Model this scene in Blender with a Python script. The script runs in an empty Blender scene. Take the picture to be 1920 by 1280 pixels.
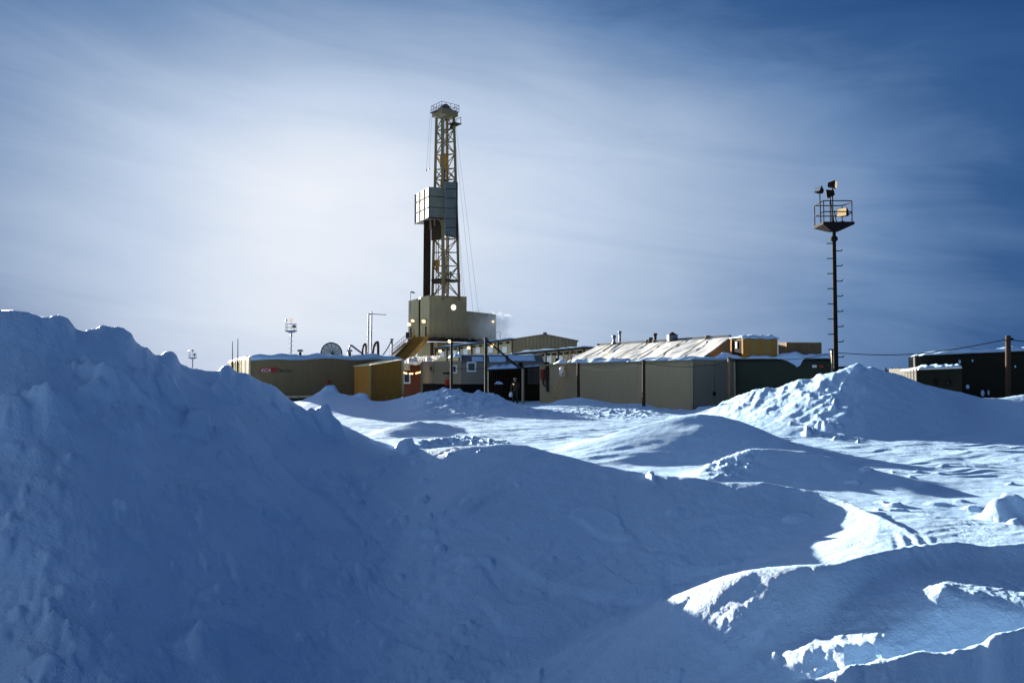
import bpy, math, random
import numpy as np
from mathutils import Vector, Matrix
random.seed(7); np.random.seed(7)
R = math.radians
scene = bpy.context.scene
col = scene.collection

# ------------------------------------------------------------------ camera
F = 1493.3; PITCH = math.atan(55 / F); CZ = 2.3
cp, sp = math.cos(PITCH), math.sin(PITCH)
def W(px, py, Y):
    xr = (px - 960) / F; yr = -(py - 640) / F
    dx, dy, dz = xr, cp - yr * sp, sp + yr * cp
    t = Y / dy
    return Vector((dx * t, Y, CZ + dz * t))
def WZ(px, Y, z):
    m = (z - CZ) / Y
    yr = (m * cp - sp) / (cp + m * sp)
    return Vector(((px - 960) / F * Y / (cp - yr * sp), Y, z))
cam_d = bpy.data.cameras.new('camera'); cam_d.lens = 28.0; cam_d.sensor_width = 36
cam_d.clip_end = 9000; cam_d.clip_start = 0.05
cam = bpy.data.objects.new('camera', cam_d); col.objects.link(cam)
cam.location = (0, 0, CZ); cam.rotation_euler = (math.pi / 2 + PITCH, 0, 0)
scene.camera = cam
scene.cycles.volume_bounces = 6

SUN_AZ, SUN_EL = -33.0, 8.0          # degrees left of the view axis, above the horizon

# ------------------------------------------------------------------ helpers
def link(o, parent=None):
    col.objects.link(o)
    if parent is not None: o.parent = parent
    return o
def root_loc(p):
    v = Vector((0, 0, 0))
    while p is not None:
        v += p.location; p = p.parent
    return v
def tag(o, label=None, cat=None, group=None, kind=None):
    if label: o['label'] = label
    if cat: o['category'] = cat
    if group: o['group'] = group
    if kind: o['kind'] = kind
    return o
def thing(name, label, cat, loc, group=None):
    o = bpy.data.objects.new(name, None); o.empty_display_size = 0.3
    o.location = loc; link(o)
    return tag(o, label, cat, group)

class MB:
    def __init__(s): s.v = []; s.f = []; s.sm = []
    def add(s, vs, fs, smooth=False):
        n = len(s.v); s.v += [Vector(v) for v in vs]
        for f in fs: s.f.append([n + i for i in f]); s.sm.append(smooth)
        return s
    def box(s, c, size, ax=(1, 0, 0), ay=None, az=(0, 0, 1)):
        ax = Vector(ax).normalized(); az = Vector(az).normalized()
        ay = Vector(ay).normalized() if ay is not None else az.cross(ax).normalized()
        c = Vector(c); h = [d / 2 for d in size]; vs = []
        for k in (-1, 1):
            for j in (-1, 1):
                for i in (-1, 1):
                    vs.append(c + ax * (i * h[0]) + ay * (j * h[1]) + az * (k * h[2]))
        return s.add(vs, [(0, 2, 3, 1), (4, 5, 7, 6), (0, 1, 5, 4), (2, 6, 7, 3), (0, 4, 6, 2), (1, 3, 7, 5)])
    def prism(s, foot, z0, z1):
        """footprint points (x,y); z0/z1 numbers or lists"""
        n = len(foot)
        a = z0 if isinstance(z0, (list, tuple)) else [z0] * n
        b = z1 if isinstance(z1, (list, tuple)) else [z1] * n
        vs = [Vector((p[0], p[1], a[i])) for i, p in enumerate(foot)] + [Vector((p[0], p[1], b[i])) for i, p in enumerate(foot)]
        fs = [(i, (i + 1) % n, n + (i + 1) % n, n + i) for i in range(n)] + [tuple(range(n - 1, -1, -1)), tuple(range(n, 2 * n))]
        return s.add(vs, fs)
    def slab(s, quad, th, down=True):
        """a plate from 4 (or more) points, thickness th along its normal"""
        q = [Vector(p) for p in quad]; n = (q[1] - q[0]).cross(q[-1] - q[0]).normalized()
        if n.z < 0: n = -n
        d = n * (-th if down else th); k = len(q)
        vs = q + [p + d for p in q]
        fs = [tuple(range(k)), tuple(range(2 * k - 1, k - 1, -1))] + [(i, k + i, k + (i + 1) % k, (i + 1) % k) for i in range(k)]
        return s.add(vs, fs)
    def bar(s, p, q, r, n=6, r2=None):
        p, q = Vector(p), Vector(q); d = (q - p).normalized()
        u = d.orthogonal().normalized(); w = d.cross(u); r2 = r if r2 is None else r2
        vs = [p + (u * math.cos(2 * math.pi * i / n) + w * math.sin(2 * math.pi * i / n)) * r for i in range(n)]
        vs += [q + (u * math.cos(2 * math.pi * i / n) + w * math.sin(2 * math.pi * i / n)) * r2 for i in range(n)]
        fs = [(i, (i + 1) % n, n + (i + 1) % n, n + i) for i in range(n)]
        s.add(vs, fs, n > 5); s.add(vs[:n], [tuple(range(n - 1, -1, -1))]); s.add(vs[n:], [tuple(range(n))])
        return s
    def beam(s, p, q, w, h=None):
        p, q = Vector(p), Vector(q); d = (q - p); L = d.length; d.normalize()
        up = Vector((0, 0, 1)) if abs(d.z) < .95 else Vector((0, 1, 0))
        x = d.cross(up).normalized(); y = x.cross(d).normalized(); h = w if h is None else h
        return s.box((p + q) / 2, (L, w, h), d, x, y)
    def tube(s, pts, r, n=6):
        pts = [Vector(p) for p in pts]; rings = []; u = None
        for i, p in enumerate(pts):
            d = (pts[min(i + 1, len(pts) - 1)] - pts[max(i - 1, 0)]).normalized()
            u = d.orthogonal().normalized() if u is None else (u - d * u.dot(d)).normalized()
            w = d.cross(u)
            rings.append([p + (u * math.cos(2 * math.pi * k / n) + w * math.sin(2 * math.pi * k / n)) * r for k in range(n)])
        vs = [v for g in rings for v in g]
        fs = [(i * n + k, i * n + (k + 1) % n, (i + 1) * n + (k + 1) % n, (i + 1) * n + k) for i in range(len(pts) - 1) for k in range(n)]
        fs += [tuple(range(n - 1, -1, -1)), tuple(range((len(pts) - 1) * n, len(pts) * n))]
        return s.add(vs, fs, True)
    def lathe(s, c, prof, n=16, axis=(0, 0, 1)):
        c = Vector(c); d = Vector(axis).normalized(); u = d.orthogonal().normalized(); w = d.cross(u)
        vs = []
        for (r, h) in prof:
            for k in range(n):
                a = 2 * math.pi * k / n
                vs.append(c + d * h + (u * math.cos(a) + w * math.sin(a)) * r)
        m = len(prof)
        fs = [(i * n + k, i * n + (k + 1) % n, (i + 1) * n + (k + 1) % n, (i + 1) * n + k) for i in range(m - 1) for k in range(n)]
        fs += [tuple(range(n - 1, -1, -1)), tuple(range((m - 1) * n, m * n))]
        return s.add(vs, fs, True)
    def build(s, name, mat, parent=None, loc=None):
        off = root_loc(parent) if parent is not None else Vector(loc if loc is not None else (0, 0, 0))
        me = bpy.data.meshes.new(name)
        me.from_pydata([tuple(v - off) for v in s.v], [], s.f)
        me.polygons.foreach_set('use_smooth', s.sm)
        me.materials.append(mat); me.update()
        o = bpy.data.objects.new(name, me)
        if parent is None and loc is not None: o.location = loc
        return link(o, parent)

# ------------------------------------------------------------------ materials
def nodes(name):
    m = bpy.data.materials.new(name); m.use_nodes = True
    nt = m.node_tree; b = nt.nodes['Principled BSDF']
    return m, nt, b
def N(nt, t, **kw):
    n = nt.nodes.new(t)
    for k, v in kw.items():
        if k in n.inputs.keys(): n.inputs[k].default_value = v
        else: setattr(n, k, v)
    return n
def math_node(nt, op, a, b=None, c=None):
    n = nt.nodes.new('ShaderNodeMath'); n.operation = op
    for i, x in enumerate((a, b, c)):
        if x is None: continue
        if isinstance(x, (int, float)): n.inputs[i].default_value = x
        else: nt.links.new(x, n.inputs[i])
    return n.outputs[0]
def surf(name, c, rough=.6, var=.25, scale=1.5, stretch=(1, 1, 1), metal=0., streak=0., ribs=None, bump=.1, spec=.4, dirt=None):
    """painted / weathered surface: patchy tone, vertical streaks, ribs as bump, fine bump"""
    m, nt, b = nodes(name); L = nt.links.new
    tc = N(nt, 'ShaderNodeTexCoord'); mp = N(nt, 'ShaderNodeMapping'); mp.inputs['Scale'].default_value = stretch
    L(tc.outputs['Object'], mp.inputs['Vector'])
    nz = N(nt, 'ShaderNodeTexNoise', Scale=scale, Detail=6., Roughness=.65); L(mp.outputs[0], nz.inputs['Vector'])
    f = math_node(nt, 'MULTIPLY_ADD', nz.outputs['Fac'], 2 * var, 1 - var)
    if streak:
        ms = N(nt, 'ShaderNodeMapping'); ms.inputs['Scale'].default_value = (3, 3, .25)
        L(tc.outputs['Object'], ms.inputs['Vector'])
        n2 = N(nt, 'ShaderNodeTexNoise', Scale=2.0, Detail=4.); L(ms.outputs[0], n2.inputs['Vector'])
        f = math_node(nt, 'MULTIPLY', f, math_node(nt, 'MULTIPLY_ADD', n2.outputs['Fac'], 2 * streak, 1 - streak))
    mul = N(nt, 'ShaderNodeVectorMath', operation='SCALE'); mul.inputs[0].default_value = c
    L(f, mul.inputs['Scale']); out = mul.outputs[0]
    if dirt:
        n3 = N(nt, 'ShaderNodeTexNoise', Scale=3., Detail=7., Roughness=.7); L(tc.outputs['Object'], n3.inputs['Vector'])
        mr = N(nt, 'ShaderNodeMapRange'); mr.inputs[1].default_value = .52; mr.inputs[2].default_value = .7; L(n3.outputs['Fac'], mr.inputs[0])
        mx = N(nt, 'ShaderNodeMix', data_type='RGBA'); L(mr.outputs[0], mx.inputs[0]); L(out, mx.inputs[6]); mx.inputs[7].default_value = (*dirt, 1); out = mx.outputs[2]
    L(out, b.inputs['Base Color'])
    b.inputs['Roughness'].default_value = rough; b.inputs['Metallic'].default_value = metal
    b.inputs['Specular IOR Level'].default_value = spec
    hsrc = nz.outputs['Fac']
    bp = N(nt, 'ShaderNodeBump', Strength=bump, Distance=.05)
    if ribs:
        per, ang = ribs
        sx = N(nt, 'ShaderNodeSeparateXYZ'); L(tc.outputs['Object'], sx.inputs[0])
        t = math_node(nt, 'ADD', math_node(nt, 'MULTIPLY', sx.outputs[0], math.cos(ang)), math_node(nt, 'MULTIPLY', sx.outputs[1], math.sin(ang)))
        w = math_node(nt, 'SINE', math_node(nt, 'MULTIPLY', t, 2 * math.pi / per))
        hsrc = math_node(nt, 'ADD', math_node(nt, 'MULTIPLY', w, .6), nz.outputs['Fac']); bp.inputs['Strength'].default_value = .7
    L(hsrc, bp.inputs['Height']); L(bp.outputs[0], b.inputs['Normal'])
    return m
def emit(name, c, s):
    m, nt, b = nodes(name)
    b.inputs['Base Color'].default_value = (*c, 1)
    b.inputs['Emission Color'].default_value = (*c, 1); b.inputs['Emission Strength'].default_value = s
    return m

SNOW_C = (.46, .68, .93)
def snow_mat(name, s1=3.):
    m, nt, b = nodes(name); L = nt.links.new
    tc = N(nt, 'ShaderNodeTexCoord')
    n1 = N(nt, 'ShaderNodeTexNoise', Scale=s1, Detail=9., Roughness=.66); L(tc.outputs['Object'], n1.inputs['Vector'])
    n2 = N(nt, 'ShaderNodeTexNoise', Scale=s1 * 14, Detail=6., Roughness=.7); L(tc.outputs['Object'], n2.inputs['Vector'])
    n3 = N(nt, 'ShaderNodeTexNoise', Scale=s1 * .35, Detail=3., Roughness=.5); L(tc.outputs['Object'], n3.inputs['Vector'])
    crust = math_node(nt, 'MULTIPLY', n2.outputs['Fac'], math_node(nt, 'MULTIPLY_ADD', n3.outputs['Fac'], .9, -.12))
    h = math_node(nt, 'MULTIPLY_ADD', crust, .75, n1.outputs['Fac'])
    bp = N(nt, 'ShaderNodeBump', Strength=.8, Distance=.06); L(h, bp.inputs['Height']); L(bp.outputs[0], b.inputs['Normal'])
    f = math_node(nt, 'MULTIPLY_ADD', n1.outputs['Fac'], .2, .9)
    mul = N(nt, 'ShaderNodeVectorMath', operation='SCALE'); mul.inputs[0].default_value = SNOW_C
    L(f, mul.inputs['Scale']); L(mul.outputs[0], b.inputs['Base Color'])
    b.inputs['Roughness'].default_value = .5; b.inputs['Specular IOR Level'].default_value = .5
    # ice crystals: rare randomly tilted glossy facets
    vo = N(nt, 'ShaderNodeTexVoronoi', Scale=75.); L(tc.outputs['Object'], vo.inputs['Vector'])
    sx = N(nt, 'ShaderNodeSeparateColor'); L(vo.outputs['Color'], sx.inputs[0])
    mask = math_node(nt, 'MULTIPLY', math_node(nt, 'GREATER_THAN', sx.outputs[2], .94), math_node(nt, 'LESS_THAN', vo.outputs['Distance'], .35))
    off = N(nt, 'ShaderNodeVectorMath', operation='SUBTRACT'); L(vo.outputs['Color'], off.inputs[0]); off.inputs[1].default_value = (.5, .5, .5)
    off2 = N(nt, 'ShaderNodeVectorMath', operation='SCALE'); L(off.outputs[0], off2.inputs[0]); off2.inputs['Scale'].default_value = 1.5
    ge = N(nt, 'ShaderNodeNewGeometry'); ad = N(nt, 'ShaderNodeVectorMath', operation='ADD'); L(ge.outputs['Normal'], ad.inputs[0]); L(off2.outputs[0], ad.inputs[1])
    nn = N(nt, 'ShaderNodeVectorMath', operation='NORMALIZE'); L(ad.outputs[0], nn.inputs[0])
    gl = N(nt, 'ShaderNodeBsdfGlossy', Roughness=.18); sc3 = N(nt, 'ShaderNodeVectorMath', operation='SCALE'); sc3.inputs[0].default_value = (.3, .31, .33); L(mask, sc3.inputs['Scale']); L(sc3.outputs[0], gl.inputs['Color']); L(nn.outputs[0], gl.inputs['Normal'])
    mx = N(nt, 'ShaderNodeAddShader'); L(b.outputs[0], mx.inputs[0]); L(gl.outputs[0], mx.inputs[1])
    L(mx.outputs[0], nt.nodes['Material Output'].inputs['Surface'])
    return m
M = {}
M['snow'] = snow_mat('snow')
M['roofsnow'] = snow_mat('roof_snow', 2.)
M['tan'] = surf('tan_paint', (.25, .17, .075), .6, .2, .9, streak=.15)
M['cream'] = surf('cream_paint', (.82, .68, .38), .6, .2, 2., dirt=(.45, .33, .18))
M['wood'] = surf('ochre_boards', (.46, .19, .02), .75, .3, 2., (6, 6, .5), streak=.2, bump=.3)
M['wood2'] = surf('weathered_boards', (.34, .20, .05), .75, .3, 2., (.5, .5, 6), bump=.3)
M['ply'] = surf('plywood', (.19, .12, .06), .8, .3, 1.5, streak=.15)
M['rig'] = surf('rig_cladding', (.35, .28, .15), .55, .22, .35, streak=.25, ribs=(.5, .6))
M['rig_skylit'] = surf('rig_cladding_skylit', (.43, .34, .18), .55, .15, .3, streak=.3, ribs=(.5, 0.))  # rig cladding lightened as if lit by the bright left sky
M['wind'] = surf('wind_wall_sheet', (.16, .165, .135), .6, .3, .35, streak=.3, dirt=(.25, .20, .14))
M['windb'] = surf('wind_wall_blue', (.13, .145, .135), .6, .35, .4, dirt=(.15, .12, .09))
M['steel'] = surf('yellow_beige_steel', (.20, .145, .06), .5, .2, .5)
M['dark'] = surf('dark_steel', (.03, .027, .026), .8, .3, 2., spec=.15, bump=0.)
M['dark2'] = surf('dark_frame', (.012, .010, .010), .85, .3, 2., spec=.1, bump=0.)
M['polegrey'] = surf('grey_pole_paint', (.05, .042, .035), .85, .2, 2., spec=.1, bump=0.)
M['rust'] = surf('rusty_pipe', (.05, .03, .018), .85, .3, 1., streak=.3, spec=.1, bump=0.)
M['yellow'] = surf('yellow_machine_paint', (.46, .25, .035), .45, .2, 1.)
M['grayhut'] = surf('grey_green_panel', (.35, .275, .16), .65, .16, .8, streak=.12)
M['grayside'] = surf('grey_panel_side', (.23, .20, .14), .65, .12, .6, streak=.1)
M['green'] = surf('dark_green_paint', (.012, .022, .009), .6, .2, 1.)
M['blackgreen'] = surf('black_green_cladding', (.012, .012, .006), .7, .3, 1., spec=.2)
M['sheet'] = surf('pale_sheet_metal', (.74, .74, .70), .38, .15, .9, (1, 1, 1), dirt=(.66, .66, .63), spec=.6)
M['whitesheet'] = surf('white_roof_sheet', (.85, .80, .70), .35, .1, 1., spec=.7)
M['trailer'] = surf('trailer_cladding', (.30, .24, .16), .6, .1, 1.)
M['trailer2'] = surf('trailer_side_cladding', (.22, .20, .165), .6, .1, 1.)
M['orange'] = surf('orange_red_cladding', (.15, .036, .009), .65, .15, 1.)
M['white'] = surf('white_paint', (.72, .72, .70), .5, .08, 2.)
M['hall'] = surf('hall_cladding', (.26, .21, .12), .65, .12, .4, streak=.15, ribs=(.5, 0.))
M['panel'] = surf('mud_tank_panel', (.42, .34, .19), .65, .15, .5, streak=.2)
M['bluegray'] = surf('blue_grey_steel', (.09, .12, .18), .5, .2, 2.)
M['eaveband'] = surf('grey_roof_band', (.10, .11, .115), .6, .2, 2.)
M['dish'] = surf('dish_mesh', (.42, .44, .44), .6, .15, 1.)
M['red'] = surf('red_paint', (.45, .03, .02), .6, .1, 3.)
M['ink'] = surf('dark_lettering', (.06, .05, .045), .6, .1, 3.)
M['rubber'] = surf('black_rubber', (.015, .015, .015), .6, .2, 3.)
M['work'] = surf('olive_workwear', (.045, .04, .028), .9, .2, 4.)
M['skin'] = surf('skin', (.5, .28, .2), .6, .05, 4.)
M['glass'] = surf('window_glass', (.03, .045, .06), .08, .1, 1., bump=0., spec=.8)
M['lampglow'] = emit('lit_lamp', (1., .55, .18), 1.3)
M['hole_glow'] = emit('opening_glow', (1., .84, .60), .32)
M['lens'] = emit('warm_emissive_lens', (1., .68, .36), .13)  # weak warm emission over the lens faces
M['clip'] = surf('dull_cladding', (.42, .36, .2), .5, .3, 3., dirt=(.2, .25, .12))

# ------------------------------------------------------------------ sky and sun
def world():
    w = bpy.data.worlds.new('World'); scene.world = w; w.use_nodes = True
    nt = w.node_tree; L = nt.links.new; bg = nt.nodes['Background']
    sky = N(nt, 'ShaderNodeTexSky'); sky.sky_type = 'NISHITA'; sky.sun_disc = False
    sky.sun_elevation = R(SUN_EL); sky.sun_rotation = R(SUN_AZ); sky.altitude = 100; sky.air_density = 1.2; sky.dust_density = .6; sky.ozone_density = 3.
    tc = N(nt, 'ShaderNodeTexCoord'); sx = N(nt, 'ShaderNodeSeparateXYZ'); L(tc.outputs['Generated'], sx.inputs[0])
    az = math_node(nt, 'ARCTAN2', sx.outputs[0], sx.outputs[1]); el = math_node(nt, 'ARCSINE', sx.outputs[2])
    az = math_node(nt, 'MULTIPLY', az, 180 / math.pi); el = math_node(nt, 'MULTIPLY', el, 180 / math.pi)
    # thin cirrus: long wisps fanning from the lower right to the upper left, plus broad soft veils
    cv = N(nt, 'ShaderNodeCombineXYZ')
    u = math_node(nt, 'ADD', math_node(nt, 'MULTIPLY', az, .035), math_node(nt, 'MULTIPLY', el, -.02))
    v = math_node(nt, 'ADD', math_node(nt, 'MULTIPLY', el, .21), math_node(nt, 'MULTIPLY', az, .035))
    L(u, cv.inputs[0]); L(v, cv.inputs[1])
    n1 = N(nt, 'ShaderNodeTexNoise', Scale=1.1, Detail=8., Roughness=.62, Distortion=.7); L(cv.outputs[0], n1.inputs['Vector'])
    cv2 = N(nt, 'ShaderNodeCombineXYZ'); L(math_node(nt, 'MULTIPLY', az, .05), cv2.inputs[0]); L(math_node(nt, 'MULTIPLY', el, .07), cv2.inputs[1])
    n2 = N(nt, 'ShaderNodeTexNoise', Scale=1., Detail=4., Roughness=.5); L(cv2.outputs[0], n2.inputs['Vector'])
    d0 = math_node(nt, 'SUBTRACT', az, -14.); da = math_node(nt, 'ADD', math_node(nt, 'MAXIMUM', d0, 0.), math_node(nt, 'MULTIPLY', math_node(nt, 'MINIMUM', d0, 0.), 1.75)); e0 = math_node(nt, 'SUBTRACT', el, 12.)
    de = math_node(nt, 'ADD', math_node(nt, 'MULTIPLY', math_node(nt, 'MAXIMUM', e0, 0.), 2.8), math_node(nt, 'MULTIPLY', math_node(nt, 'MINIMUM', e0, 0.), 1.2))
    r = math_node(nt, 'SQRT', math_node(nt, 'ADD', math_node(nt, 'MULTIPLY', da, da), math_node(nt, 'MULTIPLY', de, de)))
    r = math_node(nt, 'ADD', r, math_node(nt, 'MULTIPLY', math_node(nt, 'SUBTRACT', n1.outputs['Fac'], .5), -13.))
    r = math_node(nt, 'ADD', r, math_node(nt, 'MULTIPLY', math_node(nt, 'SUBTRACT', n2.outputs['Fac'], .5), -12.))
    fac = math_node(nt, 'DIVIDE', r, 120.)
    cr = N(nt, 'ShaderNodeValToRGB'); L(fac, cr.inputs[0])
    def lin(c): return tuple(((x / 255) / 12.92 if x / 255 <= .04045 else ((x / 255 + .055) / 1.055) ** 2.4) for x in c)
    stops = [(0, (236, 241, 249)), (5, (230, 236, 247)), (11.5, (214, 225, 241)), (19, (191, 207, 231)), (26.5, (166, 186, 214)), (34, (133, 158, 194)), (40, (100, 133, 177)),
             (47, (55, 92, 143)), (56, (30, 69, 122)), (112, (28, 60, 108))]
    while len(cr.color_ramp.elements) < len(stops): cr.color_ramp.elements.new(.5)
    for e, (p, c) in zip(cr.color_ramp.elements, stops):
        e.position = p / 120; e.color = (*lin(c), 1)
    # pale patch added to the unseen sky, left and behind, to lift shaded snow
    dt = N(nt, 'ShaderNodeVectorMath', operation='DOT_PRODUCT'); L(tc.outputs['Generated'], dt.inputs[0]); dt.inputs[1].default_value = Vector((-.93, -.32, .36)).normalized()
    mr = N(nt, 'ShaderNodeMapRange', interpolation_type='SMOOTHSTEP'); mr.inputs[1].default_value = .15; mr.inputs[2].default_value = .95; L(dt.outputs['Value'], mr.inputs[0])
    bm = N(nt, 'ShaderNodeMix', data_type='RGBA'); L(mr.outputs[0], bm.inputs[0]); L(cr.outputs[0], bm.inputs[6]); bm.inputs[7].default_value = (*lin((158, 176, 202)), 1)
    sc = N(nt, 'ShaderNodeVectorMath', operation='SCALE'); sc.inputs['Scale'].default_value = SKY_GAIN; L(bm.outputs[2], sc.inputs[0])
    mx = N(nt, 'ShaderNodeMix', data_type='RGBA'); mx.inputs[0].default_value = .995
    L(sky.outputs[0], mx.inputs[6]); L(sc.outputs[0], mx.inputs[7])
    L(mx.outputs[2], bg.inputs['Color']); bg.inputs['Strength'].default_value = .1
EXPOSURE = 2.25
SKY_GAIN = 10. / 2 ** EXPOSURE
world()
sd = bpy.data.lights.new('sun', 'SUN'); sd.energy = 5.; sd.angle = R(.5); sd.color = (1., .93, .80)
sun = bpy.data.objects.new('sun', sd); link(sun)
sv = Vector((math.sin(R(SUN_AZ)) * math.cos(R(SUN_EL)), math.cos(R(SUN_AZ)) * math.cos(R(SUN_EL)), math.sin(R(SUN_EL))))
sun.rotation_euler = (-sv).to_track_quat('-Z', 'Y').to_euler()
vs = scene.view_settings; vs.view_transform = 'Standard'; vs.look = 'None'; vs.exposure = EXPOSURE; vs.gamma = 1; vs.use_curve_mapping = False

# ------------------------------------------------------------------ snow terrain
def perlin(x, y, seed=0):
    rs = np.random.RandomState(seed); perm = rs.permutation(256); perm = np.concatenate([perm, perm])
    ang = rs.rand(256) * 2 * np.pi; gx, gy = np.cos(ang).astype(np.float32), np.sin(ang).astype(np.float32)
    xi = np.floor(x).astype(np.int64); yi = np.floor(y).astype(np.int64)
    xf = (x - xi).astype(np.float32); yf = (y - yi).astype(np.float32); xi &= 255; yi &= 255
    u = xf * xf * xf * (xf * (xf * 6 - 15) + 10); v = yf * yf * yf * (yf * (yf * 6 - 15) + 10)
    def g(i, j, fx, fy):
        h = perm[perm[(xi + i) & 255] + ((yi + j) & 255)]; return gx[h] * fx + gy[h] * fy
    a = g(0, 0, xf, yf); b = g(1, 0, xf - 1, yf); c = g(0, 1, xf, yf - 1); d = g(1, 1, xf - 1, yf - 1)
    return ((a + u * (b - a)) * (1 - v) + (c + u * (d - c)) * v) * 1.5
def fbm(x, y, o=4, seed=0, gain=.5):
    s = 0; a = 1.; t = 0
    for i in range(o):
        s = s + a * perlin(x * 2 ** i + 17.3 * i, y * 2 ** i - 9.1 * i, seed + i); t += a; a *= gain
    return s / t
def ridged(x, y, o=3, seed=0):
    s = 0; a = 1.; t = 0
    for i in range(o):
        s = s + a * (1 - 2 * np.abs(perlin(x * 2 ** i, y * 2 ** i, seed + i))); t += a; a *= .5
    return s / t

th_d = np.linspace(R(-38), R(38), 1180)
th_l = np.linspace(R(-180), R(-38), 90)[:-1]; th_r = np.linspace(R(38), R(180), 90)[1:]
TH = np.concatenate([th_l, th_d, th_r])
RR = np.concatenate([np.geomspace(.4, 3., 40)[:-1], np.geomspace(3., 62., 720), np.geomspace(62., 6000., 70)[1:]])
T2, R2 = np.meshgrid(TH, RR)                      # rows = radius, cols = azimuth
X2 = R2 * np.sin(T2); Y2 = R2 * np.cos(T2)

def base_z(r): return np.interp(r, [0, 5, 9, 14, 19, 60], [-.25, -.25, -.18, 0, 0, 0])
def ridge(pts, smooth=7, taper=2.):
    a = sorted([(math.atan2(w.x, w.y), math.hypot(w.x, w.y), w.z) for w in (W(*p) for p in pts)])
    a = np.array(a)
    rr = np.interp(TH, a[:, 0], a[:, 1]); zz = np.interp(TH, a[:, 0], a[:, 2])
    hh = zz - base_z(rr)
    # taper outside the given range
    lo, hi = a[0, 0], a[-1, 0]
    k = np.clip(1 - np.maximum(lo - TH, TH - hi) / R(taper), 0, 1); hh = hh * k * k * (3 - 2 * k)
    if smooth > 1:
        ker = np.hanning(smooth + 2)[1:-1]; ker /= ker.sum(); p = smooth // 2
        hh = np.convolve(np.pad(hh, p, 'edge'), ker, 'valid'); rr = np.convolve(np.pad(rr, p, 'edge'), ker, 'valid')
    return rr, hh
def lerp_px(pairs):
    """a per-azimuth quantity from (pixel, value) pairs"""
    px = np.array([math.atan((p - 960) / F) for p, _ in pairs]); v = np.array([q for _, q in pairs], float)
    return np.interp(TH, px, v)
def bump_layer(pts, Ff, Bf, pf=1.4, pb=1.5, smooth=7, wide=75, crest=.8, taper=2.):
    """a drift: broad body from the smoothed crest line, the crest's own jags only near the top"""
    rr, hh = ridge(pts, smooth, taper)
    ker = np.hanning(wide + 2)[1:-1]; ker /= ker.sum(); p = wide // 2
    hb = np.convolve(np.pad(hh, p, 'edge'), ker, 'valid'); rr = np.convolve(np.pad(rr, p, 'edge'), ker, 'valid') if wide < 200 else rr
    Ff = lerp_px(Ff) if isinstance(Ff, list) else Ff; Bf = lerp_px(Bf) if isinstance(Bf, list) else Bf
    d = R2 - rr
    d = np.sign(d) * (np.sqrt(d * d + .0049) - .07)
    tf = np.clip(1 + d / Ff, 0, 1) ** pf; tb = np.clip(1 - d / Bf, 0, 1) ** pb
    jag = np.clip(1 - np.abs(d) / crest, 0, 1) ** 1.6
    return np.maximum(np.where(d < 0, tf, tb) * hb + jag * (hh - hb), 0)
def smax(a, b, k=.05):
    h = np.clip(.5 + .5 * (a - b) / k, 0, 1)
    return b * (1 - h) + a * h + k * h * (1 - h)

big_left = [(-1500, 700, 4.5), (-900, 600, 5.), (-500, 575, 5.8), (-200, 580, 6.4), (0, 586, 7), (30, 588, 7.1), (60, 592, 7.2), (80, 601, 7.3), (92, 598, 7.2), (108, 594, 7.2), (125, 598, 7.2), (136, 612, 7.4), (141, 622, 7.6), (158, 626, 7.8),
            (178, 621, 7.8), (192, 614, 7.8), (215, 614, 7.8), (232, 617, 7.9), (248, 628, 8), (252, 642, 8.2), (268, 655, 8.4), (276, 653, 8.4), (290, 668, 8.6), (302, 668, 8.7), (310, 660, 8.7), (327, 661, 8.7),
            (334, 672, 8.8), (337, 681, 8.9), (360, 690, 9.1), (385, 694, 9.3), (410, 695, 9.5), (417, 685, 9.5), (430, 684, 9.6), (442, 697, 9.7), (465, 700, 9.9), (490, 715, 10.1), (520, 727, 10.4), (545, 750, 10.6), (575, 769, 10.8),
            (600, 779, 11), (640, 796, 11.2), (680, 815, 11.4), (700, 824, 11.5), (745, 837, 11.5), (800, 840, 11.3), (850, 838, 11), (910, 833, 11.1), (950, 831, 11.1), (985, 834, 11), (1040, 850, 10.9), (1100, 868, 10.7), (1160, 884, 10.4), (1225, 893, 10.2),
            (1300, 896, 10), (1350, 904, 9.9), (1430, 903, 9.8), (1475, 911, 9.7), (1540, 922, 9.5), (1600, 946, 9.0), (1650, 984, 8.2), (1700, 1015, 7.5)]
H = bump_layer(big_left, [(-1500, 3.), (0, 4.2), (420, 6.2), (640, 6.2), (760, 5.8), (950, 5.2), (1200, 4.6), (1430, 4.2), (1650, 3.)], [(0, 5), (500, 4.5), (740, 3.), (950, 3.), (1200, 2.8), (1600, 2.4)], 1., 1.25, 5, wide=121, crest=.6)
L3 = bump_layer([(685, 822, 27), (720, 808, 28), (750, 797, 29), (775, 788, 29.5), (785, 787, 29.5), (800, 791, 29.5), (815, 790, 30), (840, 796, 30), (870, 808, 29.5), (905, 824, 29)], 2.6, 5., 1.1, wide=21)
L3b = bump_layer([(770, 836, 22), (800, 824, 23), (835, 819, 24), (870, 818, 24), (910, 822, 23.5), (950, 832, 22.5)], 2.2, 3., 1.1)
L4 = bump_layer([(1030, 850, 22), (1120, 822, 23), (1200, 796, 23.5), (1260, 782, 23.7), (1310, 776, 23.7), (1350, 781, 23.5), (1400, 796, 23), (1450, 815, 22), (1500, 835, 21), (1560, 858, 20), (1640, 884, 18.2), (1700, 900, 17)], 4.3, 5.5, 1.1)
L4c = bump_layer([(1290, 895, 16.5), (1330, 868, 17.2), (1370, 850, 17.5), (1400, 843, 17.6), (1450, 842, 17.6), (1510, 845, 17.4), (1560, 857, 17), (1610, 873, 16.6), (1650, 884, 16.2), (1720, 902, 15.4)], 2.4, 2.6, 1.15)
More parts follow.
